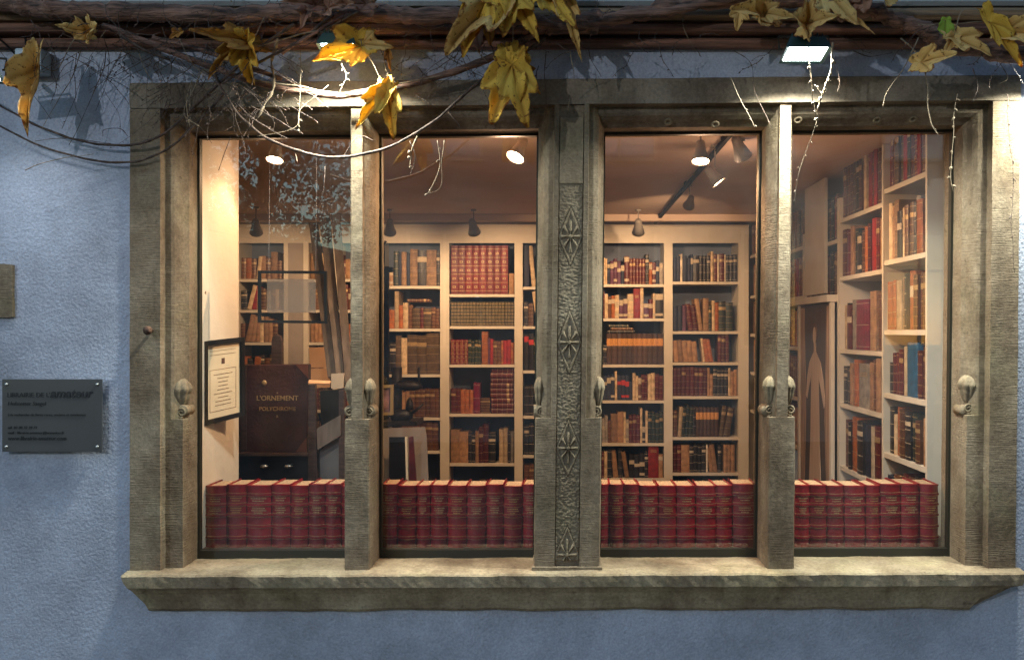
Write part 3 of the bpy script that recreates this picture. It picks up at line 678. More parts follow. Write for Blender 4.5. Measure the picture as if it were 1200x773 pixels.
# which are seen: choose the 300 (less the front row) that show largest
def area(c):
    mw = c['mw']; W, Hh = c['w'], c['h']
    q = [proj(mw @ Vector(p)) for p in ((-W/2, .002, 0), (W/2, .002, 0), (W/2, .002, Hh), (-W/2, .002, Hh))]
    us = [p[0] for p in q]; vs = [p[1] for p in q]
    best = 0
    for a, b in PANES:
        du = max(0, min(max(us), b) - max(min(us), a)) / max(1e-6, max(us) - min(us))
        dv = max(0, min(max(vs), 563) - max(min(vs), 150)) / max(1e-6, max(vs) - min(vs))
        A = 0
        for i in range(4): x1_, y1_ = q[i]; x2_, y2_ = q[(i+1) % 4]; A += x1_ * y2_ - x2_ * y1_
        best = max(best, abs(A) / 2 * du * dv)
    uc = sum(us) / 4; vc = sum(vs) / 4
    # hidden by things standing in the room
    if 283 < uc < 362 and vc > 400: best = 0
    if 362 < uc < 403 and vc > 440: best = 0
    if 380 < uc < 403 : best = 0
    if 447 < uc < 470 and vc > 430: best = 0
    if 447 < uc < 497 and vc > 492: best = 0
    c['u'] = uc; return best
for c in CAND: c['a'] = area(c)
NFRONT = 34; LIMIT = 300 - NFRONT
vis = sorted([c for c in CAND if c['a'] > 4], key=lambda c: -c['a'])
chosen = vis[:LIMIT]; ids = set(id(c) for c in chosen)
rest = [c for c in CAND if id(c) not in ids]
print('BOOKS total', len(CAND), 'visible', len(vis), 'chosen', len(chosen))
# ordinals among the visible ones, per shelf
by = {}
for c in vis: by.setdefault((c['col'], c['shelf'], bool(c.get('flat'))), []).append(c)
for k_, L in by.items():
    if k_[2]:
        L.sort(key=lambda c: -c['mw'].translation.z)
    else: L.sort(key=lambda c: c['u'])
    for i, c in enumerate(L): c['n'] = i + 1; c['of'] = len(L)
GR = 'books standing on the shelves inside the shop'
for c in chosen:
    mb, ms = book_mesh(c['w'], c['h'], c['d'], c['code'], c['lab'], c['seed'])
    o = mb.build('book', ms, None, False); o.matrix_world = c['mw']
    nm = BK[c['code']][1]
    if c['lab']: nm = (BK[c['code']][1].split()[-1] if len(nm.split()) > 1 else nm) + ' labelled'
    if c.get('flat'): lb = f"{nm} book lying flat, {ORD[c['n']]} from top, {ORD[c['shelf']]} shelf, {c['col']}"
    else:
        ad = 'leaning ' if abs(c['lean']) > .05 else ''
        lb = f"{ad}{nm} book, {ORD[min(c['n'], 29)]} from left, {ORD[c['shelf']]} shelf, {c['col']}"
    wd = lb.split()
    if len(wd) > 16: lb = lb.replace(' column of ', ' column, ').replace('leaning ', '')
    tag(o, lb, 'book', GR)
mb = MB(); codes = sorted(set(c['code'] for c in rest)); slot = {}; mats = []
def sl(m):
    if m.name not in slot: slot[m.name] = len(mats); mats.append(m)
    return slot[m.name]
for c in rest:
    b_, ms = book_mesh(c['w'], c['h'], c['d'], c['code'], c['lab'], c['seed'])
    base = len(mb.v); mb.v += [tuple(c['mw'] @ Vector(v)) for v in b_.v]
    for f, m_ in zip(b_.f, b_.m): mb.f.append(tuple(base + i for i in f)); mb.m.append(sl(ms[m_]))
o = mb.build('remaining_books', mats); tag(o, 'many smaller books filling the rest of the shop shelves', 'books', None, 'stuff')

# ------------------------------------------------------------------ bookcases
BC = empty('wall_bookcase', (0, YBK, 0)); tag(BC, 'cream painted bookcase across the whole back wall with blue grey backs', 'bookcase')
def cpart(parent, name, boxes, m, tf=None, bevel=0):
    mb = MB()
    for bb in boxes: mb.box(*bb)
    o = mb.build(name, m, parent, bevel=bevel); return o
ZTOP = ZBk(275)
posts = [(u, u + w_) for u, w_ in ((274, 7), (333, 5), (356, 6), (390, 5), (437, 11), (516, 10.5), (603, 9.5), (690.5, 10), (778, 10), (865, 12))]
for u0, u1 in posts: cpart(BC, 'upright', [(XB(u0), XB(u1), -.012, .30, .02, ZTOP)], M['white'])
for u0, u1 in ((170, 177), (222, 229)): cpart(BC, 'upright', [(XB(u0), XB(u1), -.012, .30, .02, ZTOP)], M['white'])
cpart(BC, 'blank_panel', [(XB(338), XB(356), -.006, .01, .02, ZTOP)], mat('grey_panel', (.33, .28, .25), .7, 0, .1, 5))
cpart(BC, 'header', [(XB(170), XB(877), -.016, -.0125, ZBk(285), ZBk(266))], M['white'])
cpart(BC, 'top_board', [(XB(170), XB(877), -.03, .30, ZBk(266), ZBk(263))], M['white'])
cpart(BC, 'back_panel', [(XB(170), XB(877), .301, .315, .02, ZTOP)], M['back'])
for key, (u0, u1, cn, rows_) in BACK.items():
    for v, _ in rows_:
        cpart(BC, 'shelf', [(XB(u0 - .3), XB(u1 + .3), -.004, .30, ZBk(v) - .022, ZBk(v))], M['white'])
    cpart(BC, 'shelf', [(XB(u0 - .3), XB(u1 + .3), -.004, .30, .08, .11)], M['white'])
for c0, c1 in ((177, 222), (229, 274)):
    for v in (327, 363, 401, 440, 480, 520): cpart(BC, 'shelf', [(XB(c0), XB(c1), -.004, .30, ZBk(v) - .02, ZBk(v))], M['white'])
# side case
SCS = empty('side_bookcase', (XR, 2.4, 0)); tag(SCS, 'cream painted bookcase running along the side wall behind the fourth pane', 'bookcase')
def sbox(name, y0, y1, x0, x1, z0, z1, m):
    mb = MB(); mb.box(x0 - XR, x1 - XR, y0 - 2.4, y1 - 2.4, z0, z1); return mb.build(name, m, SCS)
ztop = CEIL - .004
sbox('end_panel', .54, .56, XR, XR + .42, .02, ztop, M['white'])
for y0, y1 in ((1.06, 1.08), (1.76, 1.80), (2.50, 2.54), (3.36, 3.40)): sbox('upright', y0, y1, XR - .004, XR + .30, .02, ztop if y0 < 1.2 else CEIL - .16 * (y0 - .8), M['white'])
sbox('back_panel', .56, YBK, XR + .301, XR + .315, .02, CEIL - .01, M['back'])
for key, (yn, yf, cn, rows_) in RC.items():
    for zr, _ in rows_: sbox('shelf', yn - .001, yf + .001, XR, XR + .30, EYE + zr - .022, EYE + zr, M['white'])
# wide front panel on far column + ledge over the poster
sbox('wide_upright', 1.99, 2.42, XR - .02, XR - .002, EYE + .215, EYE + .86, M['white'])
sbox('ledge', 1.80, 3.40, XR - .06, XR + .02, EYE + .160, EYE + .198, M['white'])
# the painted panel
PP = empty('painted_panel', (XR - .02, 2.15, .0)); tag(PP, 'tall painting of pale robed figure between curtains under the side ledge', 'painting')
def pbox(name, pts, m, t):   # pts (local along-wall s: far->near, z), thickness t outwards (-x)
    mb = MB(); n = len(pts)
    vs = [(-t, -s, z) for s, z in pts] + [(0, -s, z) for s, z in pts]
    mb.add(vs, [tuple(range(n)), tuple(range(2*n-1, n-1, -1))] + [(i, (i+1) % n, n + (i+1) % n, n + i) for i in range(n)])
    return mb.build(name, m, PP)
pc = lambda nm, c, v=.2: mat(nm, c, .7, 0, v, 6, stretch=(1, 8, .6))
pbox('canvas', [(-.33, .55), (.33, .55), (.33, 1.755), (-.33, 1.755)], pc('painted_brown_ground', (.075, .05, .04)), .010)
robe = pc('painted_pale_robe', (.60, .44, .32), .1)
pbox('robed_figure', [(-.15, .56), (-.10, .95), (-.085, 1.22), (-.08, 1.34), (-.125, 1.28), (-.175, 1.20), (-.20, 1.22), (-.17, 1.33), (-.12, 1.42), (-.05, 1.465), (-.022, 1.48), (-.02, 1.53), (.02, 1.53), (.022, 1.48), (.05, 1.465), (.12, 1.42), (.18, 1.32), (.215, 1.20), (.19, 1.17), (.13, 1.27), (.08, 1.34), (.085, 1.22), (.10, .95), (.15, .56)], robe, .0125)
hd = [(math.cos(k * .524) * .035, 1.575 + math.sin(k * .524) * .05) for k in range(12)]
pbox('painted_hair', [(a * 1.35, 1.588 + (b - 1.575) * 1.15) for a, b in hd], pc('painted_hair_brown', (.12, .05, .03)), .0135)
pbox('painted_face', hd, robe, .0145)
for s_ in (-1, 1): pbox('painted_curtain', [(s_ * .33, .56), (s_ * .25, .56), (s_ * .20, 1.1), (s_ * .24, 1.74), (s_ * .33, 1.74)][::s_], pc('painted_curtain', (.38, .24, .15), .5), .0115)
for s0 in (-.36, .33): pbox('frame_rail', [(s0, .54), (s0 + .03, .54), (s0 + .03, 1.757), (s0, 1.757)], M['white'], .022)

# ------------------------------------------------------------------ front row of red volumes
FB = [[239, 264, 287.5, 316.5, 339, 360, 380, 399, 418], [446, 465, 486.6, 504, 524, 546.7, 569, 590, 611.7, 632], [694, 714, 731, 749.5, 772, 793.5, 816, 839.5, 859.5, 887], [932, 949.5, 970.5, 991, 1016, 1033, 1057.5, 1079.5, 1101]]
PN = ['first', 'second', 'third', 'fourth']
Y0 = .238; zb = .7865
def front_book(u0, u1, k, label, bright):
    rr = random.Random(u0); m_ = (Y0 + DIST) / F
    x0 = (u0 - VPX) * m_; x1 = (u1 - VPX) * m_; W = x1 - x0 - .0036; Hh = .2345 + rr.uniform(-.005, .0035); d = .168
    e = empty('red_volume', ((x0 + x1) / 2, Y0 + rr.uniform(-.003, .003), zb), (0, R(rr.uniform(-.35, .35)), R(rr.uniform(-2.5, 2.5)))); tag(e, label, 'book', 'red leather volumes lined up along the window ledge')
    n = 10; b = .015; t = .0026; mb = MB(); cover(mb, W, Hh, d, b, n, t)
    zs = [Hh * q for q in (.155, .335, .515, .685, .845)]
    for z in zs:
        for o_, dz in ((.0012, .0045), (.0028, .003)): strip(mb, W, b, n, z - dz, z + dz, o_, 0)
    # softly rounded ends of the spine
    strip(mb, W, b, n, Hh - .006, Hh + .0005, .0015, 0); strip(mb, W, b, n, -.0003, .006, .0015, 0)
    mb.build('cover', M['redleather'], e)
    mb = MB(); nx_ = 6
    xs = [-W/2 + t + (W - 2*t) * i / nx_ for i in range(nx_ + 1)]
    mb.box(xs[0], xs[-1], b + t, d - .005, .003, Hh - .006, 0); mb.build('page_block', M['pages'], e)
    mb = MB()
    for z in zs:
        for o_ in (-.0062, .0052): strip(mb, W * .985, b, n, z + o_, z + o_ + .0011, .0018, 0)
    def glyphs(zc_, wd, hh_):
        x = -wd / 2
        while x < wd / 2:
            g_ = rr.uniform(.0015, .0034); yb = b * (2 * x / W) ** 2 - .0009
            mb.box(x, x + g_, yb, yb + .003, zc_ - hh_/2, zc_ + hh_/2 * rr.uniform(.7, 1)); x += g_ + rr.uniform(.0008, .0018)
    for q, (zc_, ww) in enumerate(((.765 + .025, .62), (.765 - .015, .45), (.60 + .03, .55), (.60 - .005, .6), (.60 - .04, .35))):
        glyphs(Hh * zc_, W * ww * rr.uniform(.85, 1.1), .0042)
    mb.build('gilt_tooling', M['gold_dull'] if not bright else M['gilt'], e)
cnt = 0
for pi, L in enumerate(FB):
    for i in range(len(L) - 1):
        wpx = L[i+1] - L[i]; sz = 'broad' if wpx > 24 else ('slim' if wpx < 18.5 else 'thick')
        lb = f"{sz} red leather volume with raised bands, {ORD[i+1]} from left behind {PN[pi]} pane"
        front_book(L[i], L[i+1], i, lb, i % 3 == 1); cnt += 1
print('FRONT', cnt)

# ------------------------------------------------------------------ things behind the first pane
def boxthing(name, label, cat, m, p0, p1, y0, y1, bevel=0):
    a = P(p0[0], p0[1], y0); b = P(p1[0], p1[1], y0); mb = MB(); mb.box(a.x, b.x, y0, y1, b.z, a.z); o = mb.build(name, m, bevel=bevel)
    return tag(o, label, cat)
def quadslab(mb, ps, t, mi=0):
    ps = [Vector(p) for p in ps]; n = (ps[1] - ps[0]).cross(ps[2] - ps[0]).normalized()
    if n.y > 0: n = -n
    vs = ps + [p - n * t for p in ps]; k = len(ps)
    mb.add(vs, [tuple(range(k)), tuple(range(2*k-1, k-1, -1))] + [(i, (i+1) % k, k + (i+1) % k, k + i) for i in range(k)], mi)
# certificate
CT = empty('framed_certificate', P(263, 445, .2)); tag(CT, 'black framed certificate hanging beside the cream wall in first pane', 'framed certificate')
inv = Matrix.Translation(-CT.location)
def rel(o, e): o.parent = e; o.matrix_parent_inverse = Matrix.Translation(-e.location); return o
c4 = [P(240.5, 400, .240), P(287, 395, .467), P(287, 487, .467), P(240.5, 498.5, .240)]
def inset(c4, a, off):
    c = sum(c4, Vector()) / 4; n = (c4[1] - c4[0]).cross(c4[2] - c4[0]).normalized(); n = -n if n.y > 0 else n
    ux = (c4[1] - c4[0]); uz = (c4[0] - c4[3]); sx, sz = a / ux.length, a / uz.length
    f = lambda s, t: (c4[0].lerp(c4[1], s)).lerp(c4[3].lerp(c4[2], s), t) + n * off
    return f, n, sx, sz
f, n_, sx, sz = inset(c4, .017, 0)
mb = MB()
for s0, s1, t0, t1 in ((0, 1, 0, sz), (0, 1, 1 - sz, 1), (0, sx, sz, 1 - sz), (1 - sx, 1, sz, 1 - sz)):
    quadslab(mb, [f(s0, t0), f(s1, t0), f(s1, t1), f(s0, t1)], .022)
rel(mb.build('frame', M['black']), CT)
f, n_, _, _ = inset(c4, .017, -.012); mb = MB(); quadslab(mb, [f(sx, sz), f(1 - sx, sz), f(1 - sx, 1 - sz), f(sx, 1 - sz)], .002); rel(mb.build('paper', M['paper']), CT)
f, n_, _, _ = inset(c4, .017, -.0112); mb = MB()
def rule(s0, s1, t0, t1): quadslab(mb, [f(s0, t0), f(s1, t0), f(s1, t1), f(s0, t1)], .0006)
for q in ((.17, .83, .13, .134), (.17, .83, .865, .87), (.17, .178, .36, .87), (.822, .83, .36, .87), (.17, .83, .36, .364), (.17, .83, .18, .184)): rule(*q)
for i in range(9): w_ = rnd.uniform(.1, .26); rule(.5 - w_, .5 + w_, .42 + i * .047, .426 + i * .047)
rule(.46, .54, .23, .30); rel(mb.build('print', mat('brown_print', (.09, .04, .025), .8)), CT)
# hanging glazed frame
HF = empty('hanging_glass_frame', P(342, 348, .32)); tag(HF, 'thin black frame with translucent mount hanging inside the first pane', 'frame')
c4 = [P(302, 317, .32), P(382.5, 317.5, .32), P(383, 379, .32), P(302, 378, .32)]
f, n_, sx, sz = inset(c4, .010, 0); mb = MB()
for s0, s1, t0, t1 in ((0, 1, 0, sz), (0, 1, 1 - sz, 1), (0, sx, sz, 1 - sz), (1 - sx, 1, sz, 1 - sz)):
    quadslab(mb, [f(s0, t0), f(s1, t0), f(s1, t1), f(s0, t1)], .014)
rel(mb.build('frame', M['black']), HF)
mm = bpy.data.materials.new('frosted_mount'); mm.use_nodes = True; n = mm.node_tree.nodes; l = mm.node_tree.links
tr = n.new('ShaderNodeBsdfTransparent'); mx = n.new('ShaderNodeMixShader'); mx.inputs[0].default_value = .5; n['Principled BSDF'].inputs['Base Color'].default_value = (.26, .17, .12, 1); n['Principled BSDF'].inputs['Specular IOR Level'].default_value = .1
l.new(tr.outputs[0], mx.inputs[1]); l.new(n['Principled BSDF'].outputs[0], mx.inputs[2]); l.new(mx.outputs[0], n['Material Output'].inputs[0])
mb = MB(); quadslab(mb, [P(313, 327, .327), P(370, 327, .327), P(370, 366, .327), P(313, 366, .327)], .002); rel(mb.build('mount', mm), HF)
mb = MB()
for u in (315, 370): mb.tube([P(u, 317, .325), P(u + 1, 200, .325), Vector((P(u, 317, .325).x, .325, CEIL))], .0004, 5)
rel(mb.build('hanging_wire', M['chrome']), HF)
# folio on its stand
FO = empty('folio_volume', P(321, 532, .75)); tag(FO, 'large dark brown leather folio displayed upright in first pane', 'book')
yF = .75
mb = MB()
c = [P(279, 427.5, yF), P(361.5, 426.5, yF), P(359.5, 531, yF), P(279, 531, yF)]
quadslab(mb, c, .045); fm = mat('brown_folio_leather', (.038, .010, .008), .34, 0, .5, 7, .4, 90, coat=.2)
rel(mb.build('cover', fm, bevel=.004), FO)
mb = MB(); quadslab(mb, [P(283, 428.6, yF - .002), P(289, 428.6, yF - .002), P(289, 530, yF - .002), P(283, 530, yF - .002)], .003); rel(mb.build('spine_joint', M['darkwood']), FO)
mb = MB(); quadslab(mb, [P(345, 531, yF - .003), P(359.5, 512, yF - .003), P(359.5, 531, yF - .003)], .003); quadslab(mb, [P(346, 427, yF - .003), P(361, 427, yF - .003), P(361, 443, yF - .003)], .003)
rel(mb.build('leather_corner', mat('tan_corner_leather', (.12, .035, .018), .4)), FO)
mb = MB(); q = P(309.5, 448.5, yF - .004); mb.lathe([(.012, .003), (.010, -.001), (.003, -.002)], q, 'y', 10); rel(mb.build('rosette', M['gold_dull'], None, True), FO)
for s, v, sz_ in (("L'ORNEMENT", 469, .030), ("POLYCHROME", 481, .024), ("R", 489, .014), ("•", 462, .02)):
    p = P(325, v, yF - .003); o = text(s, p.x - FO.location.x, p.z - FO.location.z, sz_, FO, M['gold_dull'], 0, .0004, y=-.0032, align='CENTER', name='gilt_title')
ST = empty('book_stand', P(321, 545, .8)); tag(ST, 'dark wooden cabinet stand with two pale pulls under the folio', 'stand')
mb = MB(); a = P(276, 532, .72); b = P(363, 562, .72); mb.box(a.x, b.x, .72, .86, .9, a.z - .002); rel(mb.build('cabinet', M['black']), ST)
mb = MB(); a = P(279, 531.2, .70); b = P(362, 534, .70); mb.box(a.x, b.x, .70, .86, b.z, a.z); rel(mb.build('rail', M['darkwood']), ST)
for u in (310, 338):
    mb = MB(); p = P(u, 546, .715); mb.lathe([(.019, .004), (.016, -.008), (.006, -.012)], p, 'y', 14, tf=Matrix.Diagonal((1, 1, .45, 1))); rel(mb.build('drawer_pull', M['chrome'], None, True), ST)
mb = MB(); a = P(318, 395, .82); b = P(330, 430, .82)
pts = [(a.x, a.z - .02), (a.x + .006, a.z + .004), ((a.x + b.x) / 2, a.z + .012), (b.x - .006, a.z + .004), (b.x, a.z - .02), (b.x, 1.3), (a.x, 1.3)]
vs = [(x, .82, z) for x, z in pts] + [(x, .85, z) for x, z in pts]; mb.add(vs, [tuple(range(7)), tuple(range(13, 6, -1))] + [(i, (i+1) % 7, 7 + (i+1) % 7, 7 + i) for i in range(7)])
rel(mb.build('easel_post', M['darkwood']), ST)
# cards
CD = empty('card_sheets', P(373, 430, 1.3)); tag(CD, 'two tan cards pinned one above the other beside the folio', 'cards')
for v0, v1, du in ((407, 430, 0), (431.5, 454, 2)):
    mb = MB(); quadslab(mb, [P(362 + du * .3, v0, 1.3), P(385, v0 - .5, 1.3), P(385 + du, v1, 1.3), P(363 + du, v1 + .5, 1.3)], .004); rel(mb.build('card', M['card']), CD)
# leaning long print tubes / boards
LP = empty('leaning_boards', P(390, 400, .95)); tag(LP, 'bundle of long grey brown boards leaning by the first mullion', 'boards')
for k, (a0, a1, b0, b1, yy, m_) in enumerate((((362, 262), (372, 262), (394, 440), (384, 442), 1.0, 'greyboard'), ((374, 255), (386, 255), (404, 450), (394, 440), .98, 'greyboard'), ((388, 250), (398, 250), (413, 455), (405, 452), .96, 'greyboard'))):
    mb = MB(); quadslab(mb, [P(*a0, yy + .25), P(*a1, yy + .25), P(*b0, yy), P(*b1, yy)], .02); rel(mb.build('board', M[m_]), LP)
mb = MB(); quadslab(mb, [P(388, 438, .93), P(403, 437, .93), P(402, 455, .93), P(388, 455, .93)], .012); rel(mb.build('white_sheet_end', M['white']), LP)
# chair / portfolio cradle
CH = empty('portfolio_cradle', P(382, 500, .7)); tag(CH, 'dark slatted portfolio stand holding grey folders beside the mullion', 'stand')
mb = MB(); quadslab(mb, [P(375, 458, .78), P(401, 456, .78), P(401, 575, .78), P(378, 575, .78)], .02); rel(mb.build('dark_folder', M['black']), CH)
mb = MB(); quadslab(mb, [P(361, 448, .70), P(369, 447, .70), P(372, 575, .70), P(361, 575, .70)], .03); quadslab(mb, [P(397, 456, .7), P(403, 454, .7), P(403, 575, .7), P(397, 575, .7)], .03); rel(mb.build('post', M['darkwood']), CH)
mb = MB(); quadslab(mb, [P(362, 445, .68), P(388, 446, .68), P(386, 449, .66), P(361, 449, .66)], .006); rel(mb.build('top_rail', M['card']), CH)
mb = MB(); quadslab(mb, [P(371, 502, .69), P(399, 486, .69), P(399, 510, .69), P(372, 527, .69)], .008); rel(mb.build('slanted_slat', M['greyboard']), CH)
mb = MB(); quadslab(mb, [P(374, 530, .72), P(397, 505, .72), P(397, 575, .72), P(376, 575, .72)], .008); rel(mb.build('grey_folder', mat('grey_folder', (.12, .105, .10), .7, 0, .2, 8)), CH)

# ------------------------------------------------------------------ things behind the second pane
BP_ = empty('black_pole', P(451, 350, 2.6)); tag(BP_, 'black vertical pole with finial standing at the second pane edge', 'pole')
mb = MB(); a = P(451.5, 312, 2.6); b = P(451.5, 392, 2.6)
mb.box(a.x - .022, a.x + .018, 2.6, 2.64, .02, a.z); mb.box(a.x - .005, a.x + .045, 2.595, 2.64, a.z - .035, a.z - .005); rel(mb.build('shaft', M['black']), BP_)
mb = MB(); mb.tube([(a.x - .01, 2.62, a.z), (a.x - .01, 2.62, a.z + .14), (a.x + .0, 2.62, a.z + .16)], [.004, .003, .010], 8); rel(mb.build('finial', M['black']), BP_)
# old press silhouette
PS = empty('iron_press', P(470, 480, 1.6)); tag(PS, 'dark antique iron press standing in front of the left shelves', 'press')
yy = 1.6
def blob(name, pts, r_, m=M['iron'], parent=PS, n=10):
    mb = MB(); mb.tube([P(u, v, yy + dy) for u, v, dy in pts], r_, n); return rel(mb.build(name, m, None, True), parent)
mi_ = mat('blackened_iron', (.018, .013, .010), .5, .3, .3, 20, .4, 60)
blob('upper_barrel', [(463, 452, 0), (468, 451, 0), (486, 452, 0), (495, 453, 0)], [.012, .024, .026, .010], mi_)
blob('lower_barrel', [(458, 489, 0), (463, 487, 0), (478, 486, 0), (484, 487, 0)], [.014, .034, .032, .012], mi_)
blob('screw_column', [(480, 466, 0), (480, 470, 0), (480, 474, 0), (480, 480, 0)], [.006, .016, .019, .022], mi_)
blob('lever', [(482, 484, -.02), (488, 480, -.02), (496, 473, -.02)], [.010, .008, .005], mi_)
blob('side_column', [(491, 430, .02), (491, 455, .02)], [.007, .007], mi_)
blob('left_column', [(465, 430, .05), (465, 500, .05)], [.028, .028], mi_)
mb = MB(); a = P(447, 494, yy - .1); b = P(488, 499, yy - .1); mb.box(a.x, b.x, yy - .1, yy + .15, b.z, a.z); rel(mb.build('bed_plate', mi_), PS)
# small gilt frame
GF = empty('small_gilt_frame', P(452, 468, 1.2)); tag(GF, 'small gold picture frame at the left edge of second pane', 'picture frame')
c4 = [P(438, 451.5, 1.2), P(461, 450.5, 1.2), P(460.5, 486, 1.2), P(438, 487, 1.2)]; f, n_, sx, sz = inset(c4, .014, 0); mb = MB()
for s0, s1, t0, t1 in ((0, 1, 0, sz), (0, 1, 1 - sz, 1), (0, sx, sz, 1 - sz), (1 - sx, 1, sz, 1 - sz)): quadslab(mb, [f(s0, t0), f(s1, t0), f(s1, t1), f(s0, t1)], .015)
rel(mb.build('frame', mat('gold_frame', (.32, .20, .07), .5, .4)), GF)
f, n_, _, _ = inset(c4, .014, -.008); mb = MB(); quadslab(mb, [f(sx, sz), f(1 - sx, sz), f(1 - sx, 1 - sz), f(sx, 1 - sz)], .003); rel(mb.build('picture', mat('faded_picture', (.16, .07, .06), .7, 0, .5, 20)), GF)
# portfolio rack
PR_ = empty('portfolio_rack', P(475, 530, 1.1)); tag(PR_, 'large grey beige portfolio holding dark folders at bottom of second pane', 'portfolio')
mb = MB(); quadslab(mb, [P(440, 502, 1.15), P(498, 500, 1.15), P(500, 512, 1.13), P(503, 590, 1.1), P(440, 590, 1.1)], .01); rel(mb.build('board', mat('beige_board', (.20, .155, .12), .8, 0, .1, 5)), PR_)
for pts, m_ in (([(456, 512), (474, 512), (476, 590), (456, 590)], 'black'), ([(474.5, 512), (477, 512), (479, 590), (476.5, 590)], 'paper'), ([(479, 512), (484, 511), (490, 590), (480, 590)], 'bk_m')):
    mb = MB(); quadslab(mb, [P(u, v, 1.07) for u, v in pts], .012); rel(mb.build('folder', M[m_]), PR_)

# ------------------------------------------------------------------ ceiling lights in the room
TRK = empty('lighting_track', (.72, 2.2, CEIL)); tag(TRK, 'thin dark lighting track along the ceiling behind third pane', 'lighting track')
mb = MB(); mb.box(-.010, .010, -1.6, 1.9, -.030, -.012); mb.build('rail', M['black'], TRK)
for y in (-1.3, 0, 1.5):
    mb = MB(); mb.box(-.012, .012, y - .03, y + .03, -.012, 0); mb.build('mount', M['black'], TRK)
def spot(loc, aim, on, label, power=0, size=70, scale=1.0, blend=.6, col=(1, .63, .34), laim=None):
    e = empty('spotlight', (loc[0], loc[1], CEIL)); tag(e, label, 'spotlight', 'ceiling spotlights inside the shop')
    p = Vector(loc); d = (Vector(aim) - p).normalized(); q = d.to_track_quat('-Z', 'Y').to_matrix().to_4x4()
    mb = MB(); mb.tube([(0, 0, 0), (0, 0, p.z - CEIL + .05 * scale)], .004, 6); mb.lathe([(.02, -.012), (.02, 0)], (0, 0, 0)); mb.build('stem', M['spotbody'], e)
    tf = Matrix.Translation(p - e.location) @ q @ Matrix.Scale(scale, 4)
    mb = MB(); mb.lathe([(.014, .062), (.018, .055), (.022, .02), (.036, -.028), (.034, -.028), (.020, .012)], tf=tf, n=18); mb.build('housing', M['spotbody'], e, True)
    mb = MB(); mb.lathe([(.0335, -.024), (.030, -.021), (.004, -.019)], tf=tf, n=18); mb.build('lens', M['lens_on'] if on else M['spotbody'], e, True)
    if power:
        ld = bpy.data.lights.new('spot', 'SPOT'); ld.energy = power; ld.color = col; ld.spot_size = R(size); ld.spot_blend = blend; ld.shadow_soft_size = .025
        lo = link('lamp', ld, e, (p + d * .045 * scale) - e.location, ((Vector(laim) - p).normalized() if laim else d).to_track_quat('-Z', 'Y').to_euler())
    if on:
        ld = bpy.data.lights.new('added_fill', 'POINT'); ld.energy = 3.2 * power / 30; ld.color = (1, .60, .36); ld.shadow_soft_size = .04  # extra point lamp added under the lens to brighten ceiling and room
        link('bulb', ld, e, (p + d * .10 * scale) - e.location)
    return e
A = P(323, 181, .55); spot(A, (-1.25, .1, 1.0), True, 'glowing spotlight near the cream wall in first pane', 9, 120, 1.0, .5)
B = P(607, 178, .56); spot(B, (-.6, .1, 1.4), True, 'bright tilted spotlight beside the central pier', 60, 150, 1.1, laim=(-.75, .3, .9))
C = P(821, 182, .42); spot(C, (.5, .1, 1.2), True, 'lit spotlight pointing down left of the track', 30, 150, laim=(1.2, .7, .9))
D = P(838, 209, 1.1); spot(D, (1.5, 1.0, 1.3), True, 'lit spotlight tilted at the side bookcase', 20, 110)
E_ = P(808, 238, 2.3); spot(E_, (.6, 4.2, 1.3), False, 'unlit looking white spotlight halfway along the track', 70, 100)
F_ = P(868, 177, .95); spot(F_, (1.5, 1.8, 1.2), False, 'white spotlight turned away above the second mullion', 8, 110, 1.2)
for u, lb, ax in ((457, 'small hanging spotlight at left of the second pane', -1.4), (555, 'small hanging spotlight above the red gilt volumes', -.5), (748, 'small hanging spotlight above the third pane shelves', .6)):
    G_ = P(u, 268, 3.45); spot(G_, (ax, 4.3, 1.5), False, lb, 34, 125, 1.3, .8)
G_ = P(300, 268, 3.3); spot(G_, (-2.4, 4.3, 1.4), False, 'small spotlight over the shelves behind the hanging frame', 26, 125, 1.3, .8)

